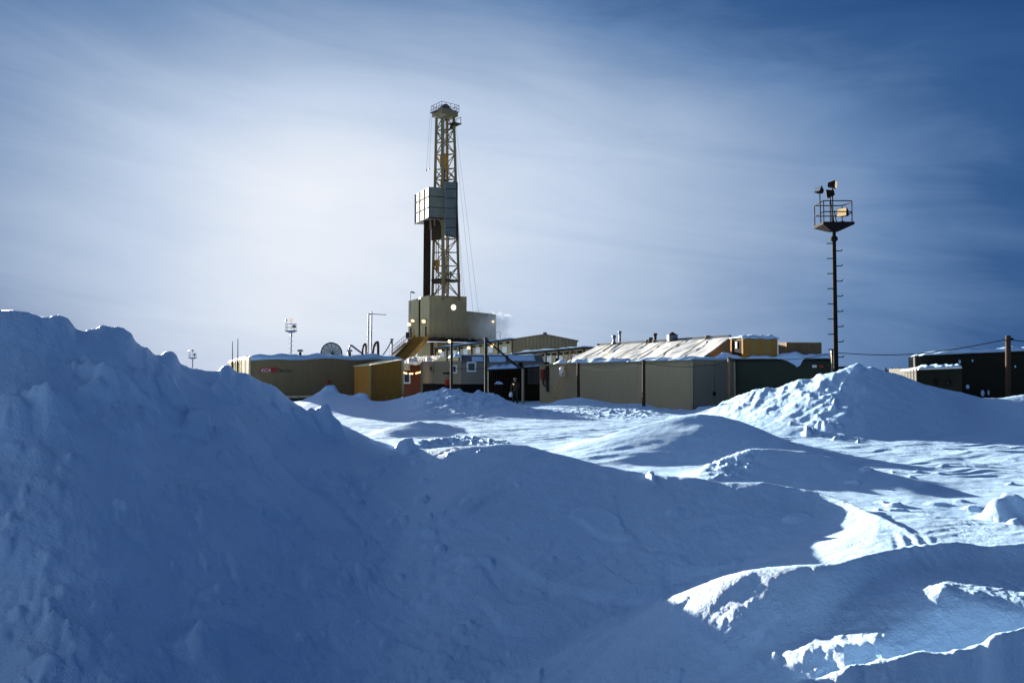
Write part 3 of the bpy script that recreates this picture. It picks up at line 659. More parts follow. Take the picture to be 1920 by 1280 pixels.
# ------------------------------------------------------------------ light towers
def light_tower(base, top_z, label, head='rich', mat=None, rot=0.):
    mat = mat or M['dark2']
    t = thing('light_tower', label, 'light tower', base, 'floodlight towers with caged platforms')
    s = .86; bx, by = base.x, base.y; z = top_z
    cr_, sr_ = math.cos(rot), math.sin(rot)
    def P(x, y, h): return Vector((bx + x * cr_ - y * sr_, by + x * sr_ + y * cr_, z + h))
    b = MB(); b.bar((bx, by, base.z - .5), (bx, by, z - .2), .14, 10, .1); b.build('pole', mat, t)
    b = MB(); b.lathe((bx, by, z - .75), [(.1, -.12), (.2, -.03), (.2, .1), (.11, .2)], 10); b.build('collar', mat, t)
    k = 0; h = base.z + 1.2
    while h < z - .9:
        sd = 1 if k % 2 else -1; b = MB()
        b.bar((bx, by, h), (bx + sd * .38, by - .05, h), .028, 5)
        b.bar((bx + sd * .38, by - .05, h), (bx + sd * .43, by - .05, h + (.08 if sd > 0 else -.03)), .028, 5)
        b.build('climbing_step', mat, t); h += .42; k += 1
    # deck: tray with a sloping underside
    b = MB()
    top = [P(-s, -.7, .12), P(s, -.7, .12), P(s, .7, .12), P(-s, .7, .12)]; mid = [P(-s, -.7, -.02), P(s, -.7, -.02), P(s, .7, -.02), P(-s, .7, -.02)]
    low = [P(-.25, -.22, -.3), P(.25, -.22, -.3), P(.25, .22, -.3), P(-.25, .22, -.3)]
    b.add(top + mid + low, [(0, 1, 2, 3), (0, 4, 5, 1), (1, 5, 6, 2), (2, 6, 7, 3), (3, 7, 4, 0), (4, 8, 9, 5), (5, 9, 10, 6), (6, 10, 11, 7), (7, 11, 8, 4), (8, 11, 10, 9)])
    b.build('platform', mat, t)
    b = MB(); hh = 1.28
    posts = [(-s + .05, -.65), (-s + .05, .65), (s - .12, -.65), (s - .12, .65), (-.45, -.65), (.15, .65)]
    for (x, y) in posts: b.bar(P(x, y, .1), P(x, y, hh), .028, 6)
    for lv in (.68, hh):
        pts = [P(-s + .05, .65, lv), P(-s + .05, -.65, lv), P(.45, -.65, lv), P(s - .12, -.6, lv), P(s + .05, -.25, lv + .02), P(s + .05, .25, lv + .02), P(s - .12, .6, lv), P(.45, .65, lv), P(-s + .05, .65, lv)]
        b.tube(pts, .03, 6)
    b.build('railing', mat, t)
    # lamp heads on stalks
    def lamp(x, y, h, d, size, lit):
        p = P(x, y, h); d = Vector(d).normalized()
        rr = Vector((0, 0, 1)).cross(d).normalized(); uu = d.cross(rr)
        b = MB(); A = [p + rr * i * size * .5 + uu * j * size * .42 - d * size * .45 for i, j in ((-.55, -.55), (.55, -.55), (.55, .55), (-.55, .55))]
        B = [p + rr * i * size * .5 + uu * j * size * .42 + d * size * .35 for i, j in ((-1, -1), (1, -1), (1, 1), (-1, 1))]
        b.add(A + B, [(3, 2, 1, 0), (0, 1, 5, 4), (1, 2, 6, 5), (2, 3, 7, 6), (3, 0, 4, 7), (4, 5, 6, 7)])
        hsg = b.build('lamp', mat, t)
        q = [v + d * .012 - (v - p - d * size * .35) * .1 for v in B]
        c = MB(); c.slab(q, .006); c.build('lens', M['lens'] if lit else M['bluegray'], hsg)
        return p
    stalk = MB()
    p = lamp(-.84, -.2, 1.95, (-.6, -.3, .35), .42, False); stalk.bar(P(-.8, -.2, .1), p, .03)
    if head == 'rich':
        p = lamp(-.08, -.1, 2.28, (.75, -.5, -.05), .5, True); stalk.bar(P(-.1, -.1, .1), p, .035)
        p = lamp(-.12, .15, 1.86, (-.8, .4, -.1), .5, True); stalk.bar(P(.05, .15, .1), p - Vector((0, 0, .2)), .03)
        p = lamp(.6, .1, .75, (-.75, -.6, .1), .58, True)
        stalk.bar(P(.15, .3, .1), P(-.02, .2, 1.1), .03); stalk.bar(P(.3, .3, .1), P(.12, .2, .9), .03)
    else:
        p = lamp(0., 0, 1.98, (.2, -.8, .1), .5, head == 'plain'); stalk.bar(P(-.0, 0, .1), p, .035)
        p = lamp(.55, .0, .85, (.1, -.9, 0), .62, False)
    stalk.build('lamp_stalk', mat, t)
    b = MB(); b.box(P(.55, .2, .2), (.22, .2, .2)); b.build('control_box', mat, t)
    return t
bt = WZ(1568, 44, 1.2); bt.z = 1.1
light_tower(Vector((W(1563.5, 430, 44).x, 44, 0.6)), W(1563, 424, 44).z, 'tall dark tower with lamps, beside the big snow mound', 'rich')
light_tower(Vector((W(545.5, 661, 140).x, 140, 0)), W(545, 621, 140).z, 'distant lamp tower rising behind the lettered container', 'plain', M['bluegray'])
light_tower(Vector((W(361, 690, 215).x, 215, 0)), W(361, 671, 215).z, 'small far lamp tower over the snow bank', 'far', M['bluegray'])

# ------------------------------------------------------------------ drilling rig
RIGY = 130
rig = thing('drilling_rig', 'tall drilling rig with lattice mast above a clad drill floor', 'drilling rig', (W(820, 640, RIGY).x, RIGY, 0))
Cn = W(806, 553, 128); Lf = W(766, 562, 130.6); Rt = W(875, 556, 131.7); Xr = W(930, 589, 135.2)
zfl = W(806, 634, 128).z
back = Vector((-.95, 9, 0))
top_c = Cn.z
# clad drill-floor house: tall front block, stepped extension
MB().prism([V2(Cn), V2(Rt), V2(Rt + back), V2(Cn + Vector((-3.2, 2., 0)) + back * .9), V2(Cn + (W(788.5, 556, 129.2) - Cn))], zfl, [Cn.z, Rt.z, Rt.z, W(788, 557, 129.2).z, W(788, 557, 129.2).z]).build('drill_floor_house', M['rig'], rig)
a0, a1 = W(785, 559, 129.5), W(766, 564, 130.6)
MB().prism([V2(a1), V2(a0), V2(a0 + back), V2(a1 + back)], W(766, 645, 130.6).z, [a1.z, a0.z, a0.z, a1.z]).build('side_house', M['rig_skylit'], rig)
g0 = W(788.4, 560, 129.3); MB().prism([V2(a0 + Vector((.02, .5, 0))), V2(g0 + Vector((-.0, .55, 0))), V2(g0 + back), V2(a0 + back + Vector((.02, 0, 0)))], zfl, Cn.z - 1.).build('gap_fill', M['dark'], rig)  # dark infill closing the gap between the two blocks
# front-left face, sky light put into its paler colour, proud of the block
pf0, pf1 = W(789, 557, 129.15), W(805.6, 553.5, 127.98)
b = MB(); nrm = Vector((-.5, -.86, 0)).normalized() * .03
b.add([Vector((pf0.x, pf0.y, zfl)) + nrm, Vector((pf1.x, pf1.y, zfl)) + nrm, Vector((pf1.x, pf1.y, Cn.z - .02)) + nrm, Vector((pf0.x, pf0.y, W(788, 557, 129.2).z - .02)) + nrm], [(0, 1, 2, 3)])
b.build('cladding_panel', M['rig_skylit'], rig)
ez = W(875, 583, 131.7).z
e0 = Vector((Rt.x + .01, Rt.y + .02, 0)); MB().prism([V2(e0), V2(Xr), V2(Xr + back), V2(e0 + back)], W(875, 633, 131.7).z, [ez, Xr.z, Xr.z, ez]).build('shaker_house', M['rig'], rig)
# dark floor beam under the cladding
dv = (Xr - Cn); dv.z = 0; dn = Vector((dv.y, -dv.x, 0)).normalized()
b = MB(); b.beam(Vector((Cn.x, Cn.y, zfl - .25)) + dn * .15, Vector((Xr.x, Xr.y, zfl - .25)) + dn * .15, .4, .5)
b.beam(Vector((Cn.x, Cn.y, zfl - .25)) + dn * .15, Vector((a1.x, a1.y, zfl - .25)) + dn * .1, .4, .5)
for k in range(9):
    q = Cn.lerp(Xr, (k + .5) / 9); b.box(Vector((q.x, q.y, zfl - .05)) + dn * .5, (.7, .5, .35), dv.normalized())
b.build('floor_beam', M['dark'], rig)
# substructure walls below the floor
b = MB(); s0, s1, s2 = Cn + Vector((1., 2.5, 0)), Xr + Vector((0, 2.5, 0)), a1 + Vector((1.2, 2.5, 0))
b.prism([V2(s2), V2(s0), V2(s1), V2(s1 + back), V2(s2 + back)], 0, zfl - .52); b.build('substructure', M['rig'], rig)
b = MB()
for q in (.05, .3, .55):
    p = Cn.lerp(Xr, q); b.beam(Vector((p.x, p.y, 0)) + dn * -.4, Vector((p.x, p.y, zfl - .6)) + dn * -.4, .5)
b.build('leg', M['rust'], rig)
# round opening: glowing disc stands in for the brightness seen through it
op = W(850, 576, 130.2); on = dn.copy()
pl = Cn.lerp(Rt, (op.x - Cn.x) / (Rt.x - Cn.x)); op = Vector((pl.x, pl.y, op.z))
b = MB(); b.lathe(op + on * .02, [(.47, 0), (.47, .06)], 20, on); b.build('opening_glow', M['hole_glow'], rig)
b = MB(); b.lathe(op + on * .01, [(.6, 0), (.6, .04)], 20, on); b.build('opening_frame', M['cream'], rig)
# mast
def Zy(py, Y): return W(960, py, Y).z
legs_b = [W(811, 556, 130), W(831, 556, 127.6), W(861, 557, 130.2), W(839, 556, 133)]
legs_t = [W(818.5, 222, 130), W(829.5, 220, 128.8), W(851, 218, 130.2), W(838.5, 221, 131.6)]
zb, ztp = legs_b[0].z, legs_t[0].z
mast_b = MB()
def mp(k, f): return legs_b[k].lerp(legs_t[k], f)
for k in range(4):
    b = MB(); b.beam(mp(k, -.02), mp(k, 1.0), .42 if k != 1 else .5); b.build('leg', M['steel'], rig)
lv = [0, .085, .17, .245, .32, .42, .5, .575, .65, .71, .79, .86, .93, 1.]
b = MB()
for n, f in enumerate(lv):
    for k in range(4):
        b.beam(mp(k, f), mp((k + 1) % 4, f), .14)
    if n:
        f0 = lv[n - 1]
        for k in range(4):
            if (n + k) % 2: b.beam(mp(k, f0), mp((k + 1) % 4, f), .12)
            else: b.beam(mp((k + 1) % 4, f0), mp(k, f), .12)
            if n in (2, 6, 9, 12): b.beam(mp(k, f), mp((k + 1) % 4, f0), .12)
b.build('lattice_bracing', M['steel'], rig)
# crown block and railing
cc = (legs_t[0] + legs_t[1] + legs_t[2] + legs_t[3]) / 4
ru = (legs_t[2] - legs_t[1]); ru.z = 0; ru.normalize(); rv = Vector((-ru.y, ru.x, 0))
b = MB(); b.box(cc + Vector((0, 0, .5)), (3.2, 2.9, .9), ru, rv); b.box(cc + Vector((0, 0, 1.2)), (2.0, 1.4, .5), ru, rv); b.build('crown_block', M['steel'], rig)
b = MB()
for k in range(3): b.lathe(cc + Vector((0, 0, 1.35)) + rv * (k - 1) * .35 - rv * .1, [(.75, 0), (.8, .05), (.8, .2), (.75, .25)], 18, rv)
b.build('sheave', M['rust'], rig)
b = MB(); b.box(cc + Vector((0, 0, .78)), (3.4, 3.2, .06), ru, rv)
cs = [cc + ru * i * 1.7 + rv * j * 1.6 + Vector((0, 0, .8)) for i, j in ((-1, -1), (1, -1), (1, 1), (-1, 1))]
for k in range(4):
    p, q = cs[k], cs[(k + 1) % 4]
    for m_ in range(4): x = p.lerp(q, m_ / 4); b.bar(x, x + Vector((0, 0, 1.1)), .04, 5)
    for h in (.55, 1.1): b.bar(p + Vector((0, 0, h)), q + Vector((0, 0, h)), .04, 5)
b.build('crown_railing', M['bluegray'], rig)
b = MB(); b.beam(cc + Vector((-1., 0, .9)), W(807, 212, 129), .16); b.beam(cc + Vector((-1., -.5, .9)), W(810, 210, 128), .12); b.build('outrigger', M['bluegray'], rig)
# side platform below the crown on the right
sp_ = W(853, 233, 130); b = MB(); b.box(sp_, (1.6, 1.6, .12), ru, rv)
for q in ((.7, .7), (.7, -.7), (-.1, .7)): b.bar(sp_ + ru * q[0] + rv * q[1], sp_ + ru * q[0] + rv * q[1] + Vector((0, 0, 1.1)), .05, 5)
b.beam(sp_ + ru * .7 - rv * .7 + Vector((0, 0, 1.1)), sp_ + ru * .7 + rv * .7 + Vector((0, 0, 1.1)), .07)
b.add([sp_ - ru * .8, sp_ + ru * .8, W(841, 246, 130)], [(0, 1, 2), (2, 1, 0)]); b.build('side_platform', M['rust'], rig)
# travelling block and hook, drilling lines
tb = W(833, 302, 130)
b = MB(); b.lathe(tb, [(.25, -1.3), (.55, -1.0), (.62, .2), (.55, .9), (.25, 1.2)], 12); b.box(tb + Vector((0, -.1, -.2)), (1.2, .8, 1.9), ru, rv); b.build('travelling_block', M['yellow'], rig)
b = MB(); b.lathe(W(832, 325, 130), [(.2, -1.), (.35, -.6), (.3, .6), (.15, 1.3)], 10); b.box(W(831, 343, 130), (.7, .6, 1.2), ru, rv); b.build('hook', M['rust'], rig)
b = MB()
for dx in (-.3, -.1, .1, .3): b.bar(tb + ru * dx + Vector((0, 0, 1.)), cc + ru * dx, .04, 4)
b.build('drilling_line', M['bluegray'], rig)
# monkey-board wind wall
w0, w1, w2 = W(778, 365, 132.4), W(804, 350.5, 127), W(835, 352, 127.9)
zlo = W(804, 408.5, 127).z
wb = w2 + (w0 - w1)
MB().prism([V2(w0), V2(w1), V2(w2), V2(wb)], zlo, [w0.z, w1.z, w2.z, w2.z]).build('monkey_board_house', M['wind'], rig)
b = MB()
for f in (.33, .66):
    p = w0.lerp(w1, f); b.beam(Vector((p.x, p.y, zlo)) + Vector((-.01, -.0, 0)), Vector((p.x, p.y, w0.lerp(w1, f).z)) + Vector((-.01, -.0, 0)), .06)
for p in (w0, w1, w2): b.beam(Vector((p.x, p.y - .02, zlo - .06)), Vector((p.x, p.y - .02, p.z + .02)), .08)
b.beam(Vector((w0.x, w0.y - .06, zlo)), Vector((w1.x, w1.y - .06, zlo)), .16); b.beam(Vector((w1.x, w1.y - .06, zlo)), Vector((w2.x, w2.y - .06, zlo)), .16)
for f in (.35, .7):
    zz = zlo + (w1.z - zlo) * f; b.beam(Vector((w0.x - .02, w0.y - .05, zz)), Vector((w1.x, w1.y - .05, zz)), .07); b.beam(Vector((w1.x, w1.y - .05, zz)), Vector((w2.x, w2.y - .05, zz)), .07)
b.build('stiffener', M['rust'], rig)
k0, k1 = W(835.3, 340, 126.8), W(856.5, 342, 129.6)
kb = Vector((-.35, .75, 0)) * .5
b = MB(); b.prism([V2(k0), V2(k1), V2(k1 + kb), V2(k0 + kb)], [W(835, 441, 126.8).z, W(857, 446, 129.6).z, W(857, 446, 129.6).z, W(835, 441, 126.8).z], [k0.z, k1.z, k1.z, k0.z]); b.build('wind_wall', M['windb'], rig)
b = MB()
for py in (355, 372, 391, 410, 427):
    b.beam(Vector((k0.x, k0.y - .06, W(835, py, 126.8).z)), Vector((k1.x, k1.y - .06, W(856, py, 129.6).z)), .09)
b.beam(Vector((k1.x + .05, k1.y, W(857, 450, 129.6).z)), Vector((k1.x + .05, k1.y, k1.z)), .22)
for q in (.2, .4, .6, .8):
    p = k0.lerp(k1, q); b.bar(Vector((p.x, p.y - .1, W(840, 449, 127).z)), Vector((p.x, p.y - .1, W(840, 438, 127).z)), .05, 4)
b.build('wind_wall_frame', M['rust'], rig)
# inner dark board and drill pipes racked back
b = MB(); b.prism([V2(W(808.5, 420, 129)), V2(W(830, 420, 128.4)), V2(W(830, 420, 128.9)), V2(W(808.5, 420, 129.5))], W(810, 450, 129).z, [W(810, 409, 129).z] * 4); b.build('inner_wind_wall', M['rust'], rig)
b = MB(); p0 = W(799.7, 553, 129.2); zt0 = W(800, 412, 129.2).z
for i in range(7):
    for j in range(4):
        x = p0 + Vector((-.5 + i * .166, j * .2, 0)); b.bar((x.x, x.y, p0.z - .4), (x.x + .06, x.y, zt0), .075, 6)
b.build('racked_drill_pipe', M['rust'], rig)
b = MB()
for (x, y0, y1) in ((806.8, 408, 430), (815, 408, 424)): b.beam(W(x, y1, 128.5), W(x, y0, 128.5), .25)
b.beam(W(821, 408, 128), W(829, 421, 128), .2); b.build('bracket', M['steel'], rig)
# lower working platform, top drive, ladder
lp = W(836, 526, 130); b = MB(); b.box(lp, (4.3, 2.2, .3), ru, rv)
for k in range(7): p = lp + ru * (-2.1 + k * .7) - rv * 1.05; b.bar(p, p + Vector((0, 0, 1.1)), .04, 4)
b.beam(lp - ru * 2.1 - rv * 1.05 + Vector((0, 0, 1.1)), lp + ru * 2.1 - rv * 1.05 + Vector((0, 0, 1.1)), .07)
b.beam(W(812, 530, 128.6), W(831, 530, 127.7), .35); b.build('working_platform', M['rust'], rig)
b = MB(); b.box(W(819.5, 493, 130), (.7, .6, .9), ru, rv); b.box(W(820, 500, 130), (.45, .4, 1.4), ru, rv); b.build('top_drive', M['yellow'], rig)
b = MB()
for x in (817.5, 822): b.bar(W(x, 552, 130), W(x + .5, 432, 130), .07, 5)
for k in range(40): py = 552 - k * 3; b.bar(W(817.5, py, 130), W(822, py, 130), .03, 4)
b.build('ladder', M['steel'], rig)
b = MB(); b.bar(W(845, 522, 130), W(845, 509, 130), .14); b.bar(W(841, 552, 129), W(841, 440, 129), .1); b.build('standpipe', M['dark'], rig)
b = MB(); b.bar(W(833.5, 550, 128.2), W(833.5, 480, 128.2), .22, 8); b.build('standpipe', M['steel'], rig)
# guy lines
b = MB()
for (x0, y0, x1, y1) in ((853, 255, 887, 585), (855, 238, 898, 592), (856, 380, 872, 560), (851, 300, 868, 560)):
    b.bar(W(x0, y0, 130), W(x1, y1, 128), .022, 4)
b.build('guy_line', M['bluegray'], rig)
b = MB(); b.bar(W(807, 209, 129), W(799.5, 320, 129), .02, 4); b.bar(W(810, 207, 128), W(805, 318, 128), .02, 4)
b.bar(W(799.5, 317, 129), W(799, 321, 129), .09); b.bar(W(805, 315, 128), W(805, 319, 128), .09); b.build('hoist_line', M['bluegray'], rig)
# v-door ramp and stair
r0, r1 = W(790, 632, 127.5), W(751, 676, 119)
wd = Vector((1.5, -.4, 0))
b = MB(); b.slab([r1 - wd * .75, r1 + wd * .75, r0 + wd * .75, r0 - wd * .75], .5)
for s in (-.75, .75): b.beam(r1 + wd * s + Vector((0, 0, .15)), r0 + wd * s + Vector((0, 0, .15)), .22, .5)
for k in range(5): s = -.5 + .25 * k; b.bar(r1 + wd * s + Vector((0, 0, .1)), r0 + wd * s + Vector((0, 0, .1)), .07, 6)
b.build('pipe_ramp', M['yellow'], rig)
st0, st1 = W(770, 643, 126), W(742, 668, 120)
b = MB()
for o in (Vector((0, 0, 0)), Vector((-.9, .3, 0))):
    b.beam(st1 + o, st0 + o, .12, .35)
for k in range(18):
    p = st1.lerp(st0, k / 17); b.box(p + Vector((-.45, .15, .05)), (1., .3, .05), (-.95, .3, 0))
b.build('stair', M['steel'], rig)
b = MB()
for o in (Vector((0, 0, 0)), Vector((-.9, .3, 0))):
    for h in (.6, 1.2): b.bar(st1 + o + Vector((0, 0, h)), st0 + o + Vector((0, 0, h)), .035, 4)
    for k in range(9): p = st1.lerp(st0, k / 8) + o; b.bar(p, p + Vector((0, 0, 1.2)), .03, 4)
b.build('stair_railing', M['bluegray'], rig)
b = MB(); b.box(W(764, 628, 130), (.5, .5, .9)); b.box(W(763.5, 632, 129.6), (.3, .3, .5)); b.build('winch', M['dark'], rig)
# small cage on the right edge of the rig
b = MB(); cg = W(934, 630, 134)
for x in (-.35, .35): b.bar(cg + Vector((x, 0, -1.2)), cg + Vector((x, 0, .7)), .05, 4)
for h in (-.2, .25, .7): b.bar(cg + Vector((-.35, 0, h)), cg + Vector((.35, 0, h)), .04, 4)
b.build('safety_cage', M['bluegray'], rig)
# hanging lamps of the rig
def rig_lamp(px, py, Y, size, label, group):
    p = W(px, py, Y)
    return floodlight(p, (-.15, -.8, -.55), size, label, group)
rig_lamp(794.5, 602, 127.9, .32, 'lit lamp on the pale corner of the rig house', 'lit lamps on the rig')
rig_lamp(767.5, 607.5, 129.4, .3, 'lit lamp on the outer edge of the rig side house', 'lit lamps on the rig')
rig_lamp(774, 601, 129.2, .28, 'upper lit lamp on the rig side house', 'lit lamps on the rig')
rig_lamp(924.5, 602.5, 134.2, .24, 'lit lamp high on the shaker house end, in steam', 'lit lamps on the rig')
# posts below the lamps on the pale faces
b = MB(); b.beam(W(798.5, 612, 127.6), W(798.5, 634, 127.6), .22); b.beam(W(770.5, 614, 129.6), W(770.5, 640, 129.6), .22); b.build('lamp_bracket', M['dark'], rig)
# windsock
wp = W(770, 575, 129)
t = thing('windsock', 'small dark windsock on a thin staff over the rig house', 'windsock', wp)
MB().bar(wp - Vector((0, 0, 1.5)), W(770, 549, 129), .04, 5).build('staff', M['bluegray'], t)
MB().tube([W(769.7, 548.3, 129), W(771.5, 547.6, 129), W(774, 547.8, 129), W(777.5, 549.3, 129)], .12, 6).build('sock', M['dark'], t)

# ------------------------------------------------------------------ steam
def steam():
    c = W(914, 614, 131.2); 
    m = bpy.data.materials.new('steam'); m.use_nodes = True; nt = m.node_tree; L = nt.links.new
    for n in list(nt.nodes):
        if n.type == 'BSDF_PRINCIPLED': nt.nodes.remove(n)
    out = nt.nodes['Material Output']
    pv = N(nt, 'ShaderNodeVolumePrincipled'); pv.inputs['Color'].default_value = (1, 1, 1, 1); pv.inputs['Anisotropy'].default_value = .55
    tc = N(nt, 'ShaderNodeTexCoord')
    nz = N(nt, 'ShaderNodeTexNoise', Scale=.55, Detail=5., Roughness=.6, Distortion=.6); L(tc.outputs['Object'], nz.inputs['Vector'])
    mpn = N(nt, 'ShaderNodeMapping'); mpn.inputs['Scale'].default_value = (1 / 5.2, 1 / 2.6, 1 / 3.6); L(tc.outputs['Object'], mpn.inputs['Vector'])
    ln = N(nt, 'ShaderNodeVectorMath', operation='LENGTH'); L(mpn.outputs[0], ln.inputs[0])
    fall = math_node(nt, 'SUBTRACT', 1., ln.outputs['Value'])
    d = math_node(nt, 'MULTIPLY_ADD', nz.outputs['Fac'], 1.6, -.95); d = math_node(nt, 'ADD', d, fall)
    d = math_node(nt, 'MULTIPLY', math_node(nt, 'MAXIMUM', d, 0.), .8); L(d, pv.inputs['Density'])
    L(pv.outputs[0], out.inputs['Volume'])
    b = MB(); n = 20; prof = [(max(.01, math.sin(math.pi * k / 12)), -math.cos(math.pi * k / 12)) for k in range(13)]
    b.lathe((0, 0, 0), prof, n)
    for v in b.v: v.x *= 5.4; v.y *= 2.8; v.z *= 3.8
    o = b.build('steam', m); o.location = c
    tag(o, 'pale steam drifting off the rig end house', 'steam', kind='stuff')
steam()

# ------------------------------------------------------------------ halls and tanks right of the rig
h0, h1, hp = W(962, 637, 110), W(1082, 640, 110), W(1022, 628, 110)
t = thing('hall', 'grey gabled hall between rig and pale roofed barn', 'hall', (h0.x, 110, 0))
bk = Vector((0, 14, 0))
b = MB(); b.add([Vector((h0.x, 110, 0)), Vector((h1.x, 110, 0)), h1, hp, h0] + [Vector((h0.x, 124, 0)), Vector((h1.x, 124, 0)), h1 + bk, hp + bk, h0 + bk], [(0, 1, 2, 3, 4), (9, 8, 7, 6, 5), (0, 5, 6, 1), (1, 6, 7, 2), (0, 4, 9, 5)])
b.build('wall', M['hall'], t)
b = MB(); o = Vector((0, -.15, .02))
b.slab([h0 + o - Vector((.2, 0, .03)), hp + o, hp + o + bk, h0 + o + bk - Vector((.2, 0, .03))], .15, False); b.slab([hp + o, h1 + o + Vector((.2, 0, -.03)), h1 + o + bk + Vector((.2, 0, -.03)), hp + o + bk], .15, False); b.build('roof', M['hall'], t)
b = MB(); b.bar(hp, hp + Vector((0, 0, .3)), .2); b.box(hp + Vector((0, .1, .25)), (.5, .4, .25)); b.build('ridge_vent', M['bluegray'], t)

def tank_row(p0, p1, depth, name_label, wins, lampspx, label_lamps, cat='tank house'):
    t = thing('tank_house', name_label, cat, (p0.x, p0.y, 0))
    d = (p1 - p0); d.z = 0; n = Vector((d.y, -d.x, 0)).normalized()
    bkv = -n * depth
    MB().prism([V2(p0), V2(p1), V2(p1 + bkv), V2(p0 + bkv)], 0, [p0.z, p1.z, p1.z, p0.z]).build('wall', M['panel'], t)
    b = MB(); b.slab([p0 + n * .35, p1 + n * .35, p1 + bkv, p0 + bkv], .18, False); b.build('roof', M['dark'], t)
    z = Vector((0, 0, .19)); snow_cap('snow_cap', (p0 + n * .3 + z, p1 + n * .3 + z, p1 + bkv + z, p0 + bkv + z), .25, t, 3, 30)
    b = MB()
    for k in range(len(wins) + 1):
        f = k / len(wins); p = p0.lerp(p1, f); b.beam(Vector((p.x, p.y, 0)) + n * .08, p + n * .08 - Vector((0, 0, .02)), .16)
    b.build('pilaster', M['dark'], t)
    for f, dz in wins:
        p = p0.lerp(p1, f) + n * .05 - Vector((0, 0, dz))
        MB().box(p, (.95, .08, .85), d.normalized(), None).build('window', M['white'], t)
    for k in range(len(wins) * 2):
        b = MB()
        p = p0.lerp(p1, (k + .5) / (len(wins) * 2)) + n * .3 - Vector((0, 0, .3)); b.box(p, (.3, .4, .25), d.normalized())
        b.build('eave_bracket', M['dark'], t)
    for (px, py), lab in zip(lampspx, label_lamps):
        dr_ = W(px, py, 1.) - Vector((0, 0, CZ)); tt = (p0 - Vector((0, 0, CZ))).dot(n) / dr_.dot(n)
        floodlight(Vector((0, 0, CZ)) + dr_ * tt + n * .9, (-.1, -.85, -.5), .26, lab, 'lit lamps on the tank houses')
    return t
tank_row(W(817, 654.5, 122), W(961, 637.5, 109.7), 3., 'long pale panelled tank house running up to the rig', [(.1, .9), (.27, .95), (.42, .9), (.58, .9), (.74, .95), (.91, 1.2)],
         [(834, 658), (887.5, 652), (932.5, 647.5)], ['lit lamp on the tank house wall nearest the ramp', 'lit lamp halfway along the tank house wall, over the trailer roof', 'lit lamp on the tank house near the gabled hall'])
tank_row(W(960, 666, 92), W(1096, 654, 84), 6., 'low panelled tank house with snowy roof below the gabled hall', [(.08, .9), (.22, .9), (.38, .8), (.53, .75), (.68, .9), (.86, .9)], [], [])

# ------------------------------------------------------------------ site trailer
tA, tB, tC = WZ(790, 63.5, 0), WZ(865, 60, 0), WZ(1020, 60.6, 0)
z1 = W(865, 680, 60).z; zr = W(865, 666.5, 60).z
t = thing('site_trailer', 'grey office trailer with square window below the rig', 'trailer', tB)
bkv = Vector((.3, 5, 0))
MB().prism([V2(tA), V2(tB), V2(tB + bkv), V2(tA + bkv)], 1.3, z1 + .15).build('body', M['trailer'], t)
MB().prism([V2(tB + Vector((.02, .01, 0))), V2(tC), V2(tC + bkv), V2(tB + bkv + Vector((.02, 0, 0)))], 1.3, z1).build('body', M['trailer2'], t)
b = MB(); b.prism([V2(tA + Vector((.1, .15, 0))), V2(tB + Vector((0, .15, 0))), V2(tC + Vector((-.1, .15, 0))), V2(tC + bkv), V2(tA + bkv)], -.1, 1.29); b.build('skirt', M['dark2'], t)
# mansard band and lit ridge
f0, f1 = Vector((tB.x, tB.y - .05, z1 + .003)), Vector((tC.x, tC.y - .05, z1 + .003)); g0_, g1_ = Vector((tB.x - .1, tB.y + 1.1, zr)), Vector((tC.x - .1, tC.y + 1.1, zr))
b = MB(); b.slab([f0, f1, g1_, g0_], .05, False); b.slab([g0_, g1_, g1_ + Vector((0, 3.5, -.1)), g0_ + Vector((0, 3.5, -.1))], .05, False)
b.add([f0, g0_, g0_ + Vector((0, 3.5, -.1)), Vector((tB.x, tB.y + 5, z1))], [(0, 1, 2, 3)]); b.build('roof', M['eaveband'], t)
sl = (g0_ - f0)
for k, (u0, u1, v0, v1) in enumerate(((.13, .27, .1, .75), (.34, .54, .0, .8), (.58, .9, .15, .9))):
    e0 = f0.lerp(f1, u0); e1 = f0.lerp(f1, u1)
    lift = Vector((0, -.02, .06))
    snow_cap('snow_patch', (e0 + sl * v0 + lift, e1 + sl * v0 + lift, e1 + sl * v1 + lift, e0 + sl * v1 + lift), .07, t, 30 + k, 14)
z = Vector((0, 0, .055)); snow_cap('snow_cap', (g0_ + z, g1_ + z, g1_ + Vector((0, 3.4, -.1)) + z, g0_ + Vector((0, 3.4, -.1)) + z), .12, t, 40, 30)
snow_cap('snow_cap', (W(840, 671.5, 61.5), W(866, 668.5, 60.2), W(866, 667, 62.5), W(845, 669, 64)), .35, t, 41, 14)
# windows
def window(px0, py0, px1, py1, P0, P1, parent, frame=M['white'], pane=M['glass']):
    d = (P1 - P0); d.z = 0; n = Vector((d.y, -d.x, 0)).normalized(); O = Vector((0, 0, CZ))
    def hit(px, py):
        r = W(px, py, 1.) - O; return O + r * ((P0 - O).dot(n) / r.dot(n))
    a, c = hit(px0, py1), hit(px1, py0); w_, h_ = (Vector((c.x, c.y, 0)) - Vector((a.x, a.y, 0))).length, c.z - a.z; m_ = (a + c) / 2
    d.normalize()
    fr = MB()
    tk = .12
    for s in (-1, 1):
        fr.box(m_ + d * s * (w_ / 2 - tk / 2) + n * .04, (tk, .1, h_), d); fr.box(m_ + Vector((0, 0, s * (h_ / 2 - tk / 2))) + n * .04, (w_ - 2 * tk, .1, tk), d)
    o = fr.build('window', frame, parent)
    MB().box(m_ + n * .01, (w_ - 2 * tk, .05, h_ - 2 * tk), d).build('pane', pane, o)
    return o
window(875, 678, 893, 697, tB, tC, t); window(848.5, 683.5, 858, 700, tA, tB, t); window(806, 684, 813, 697, tA, tB, t, M['trailer'], M['glass'])
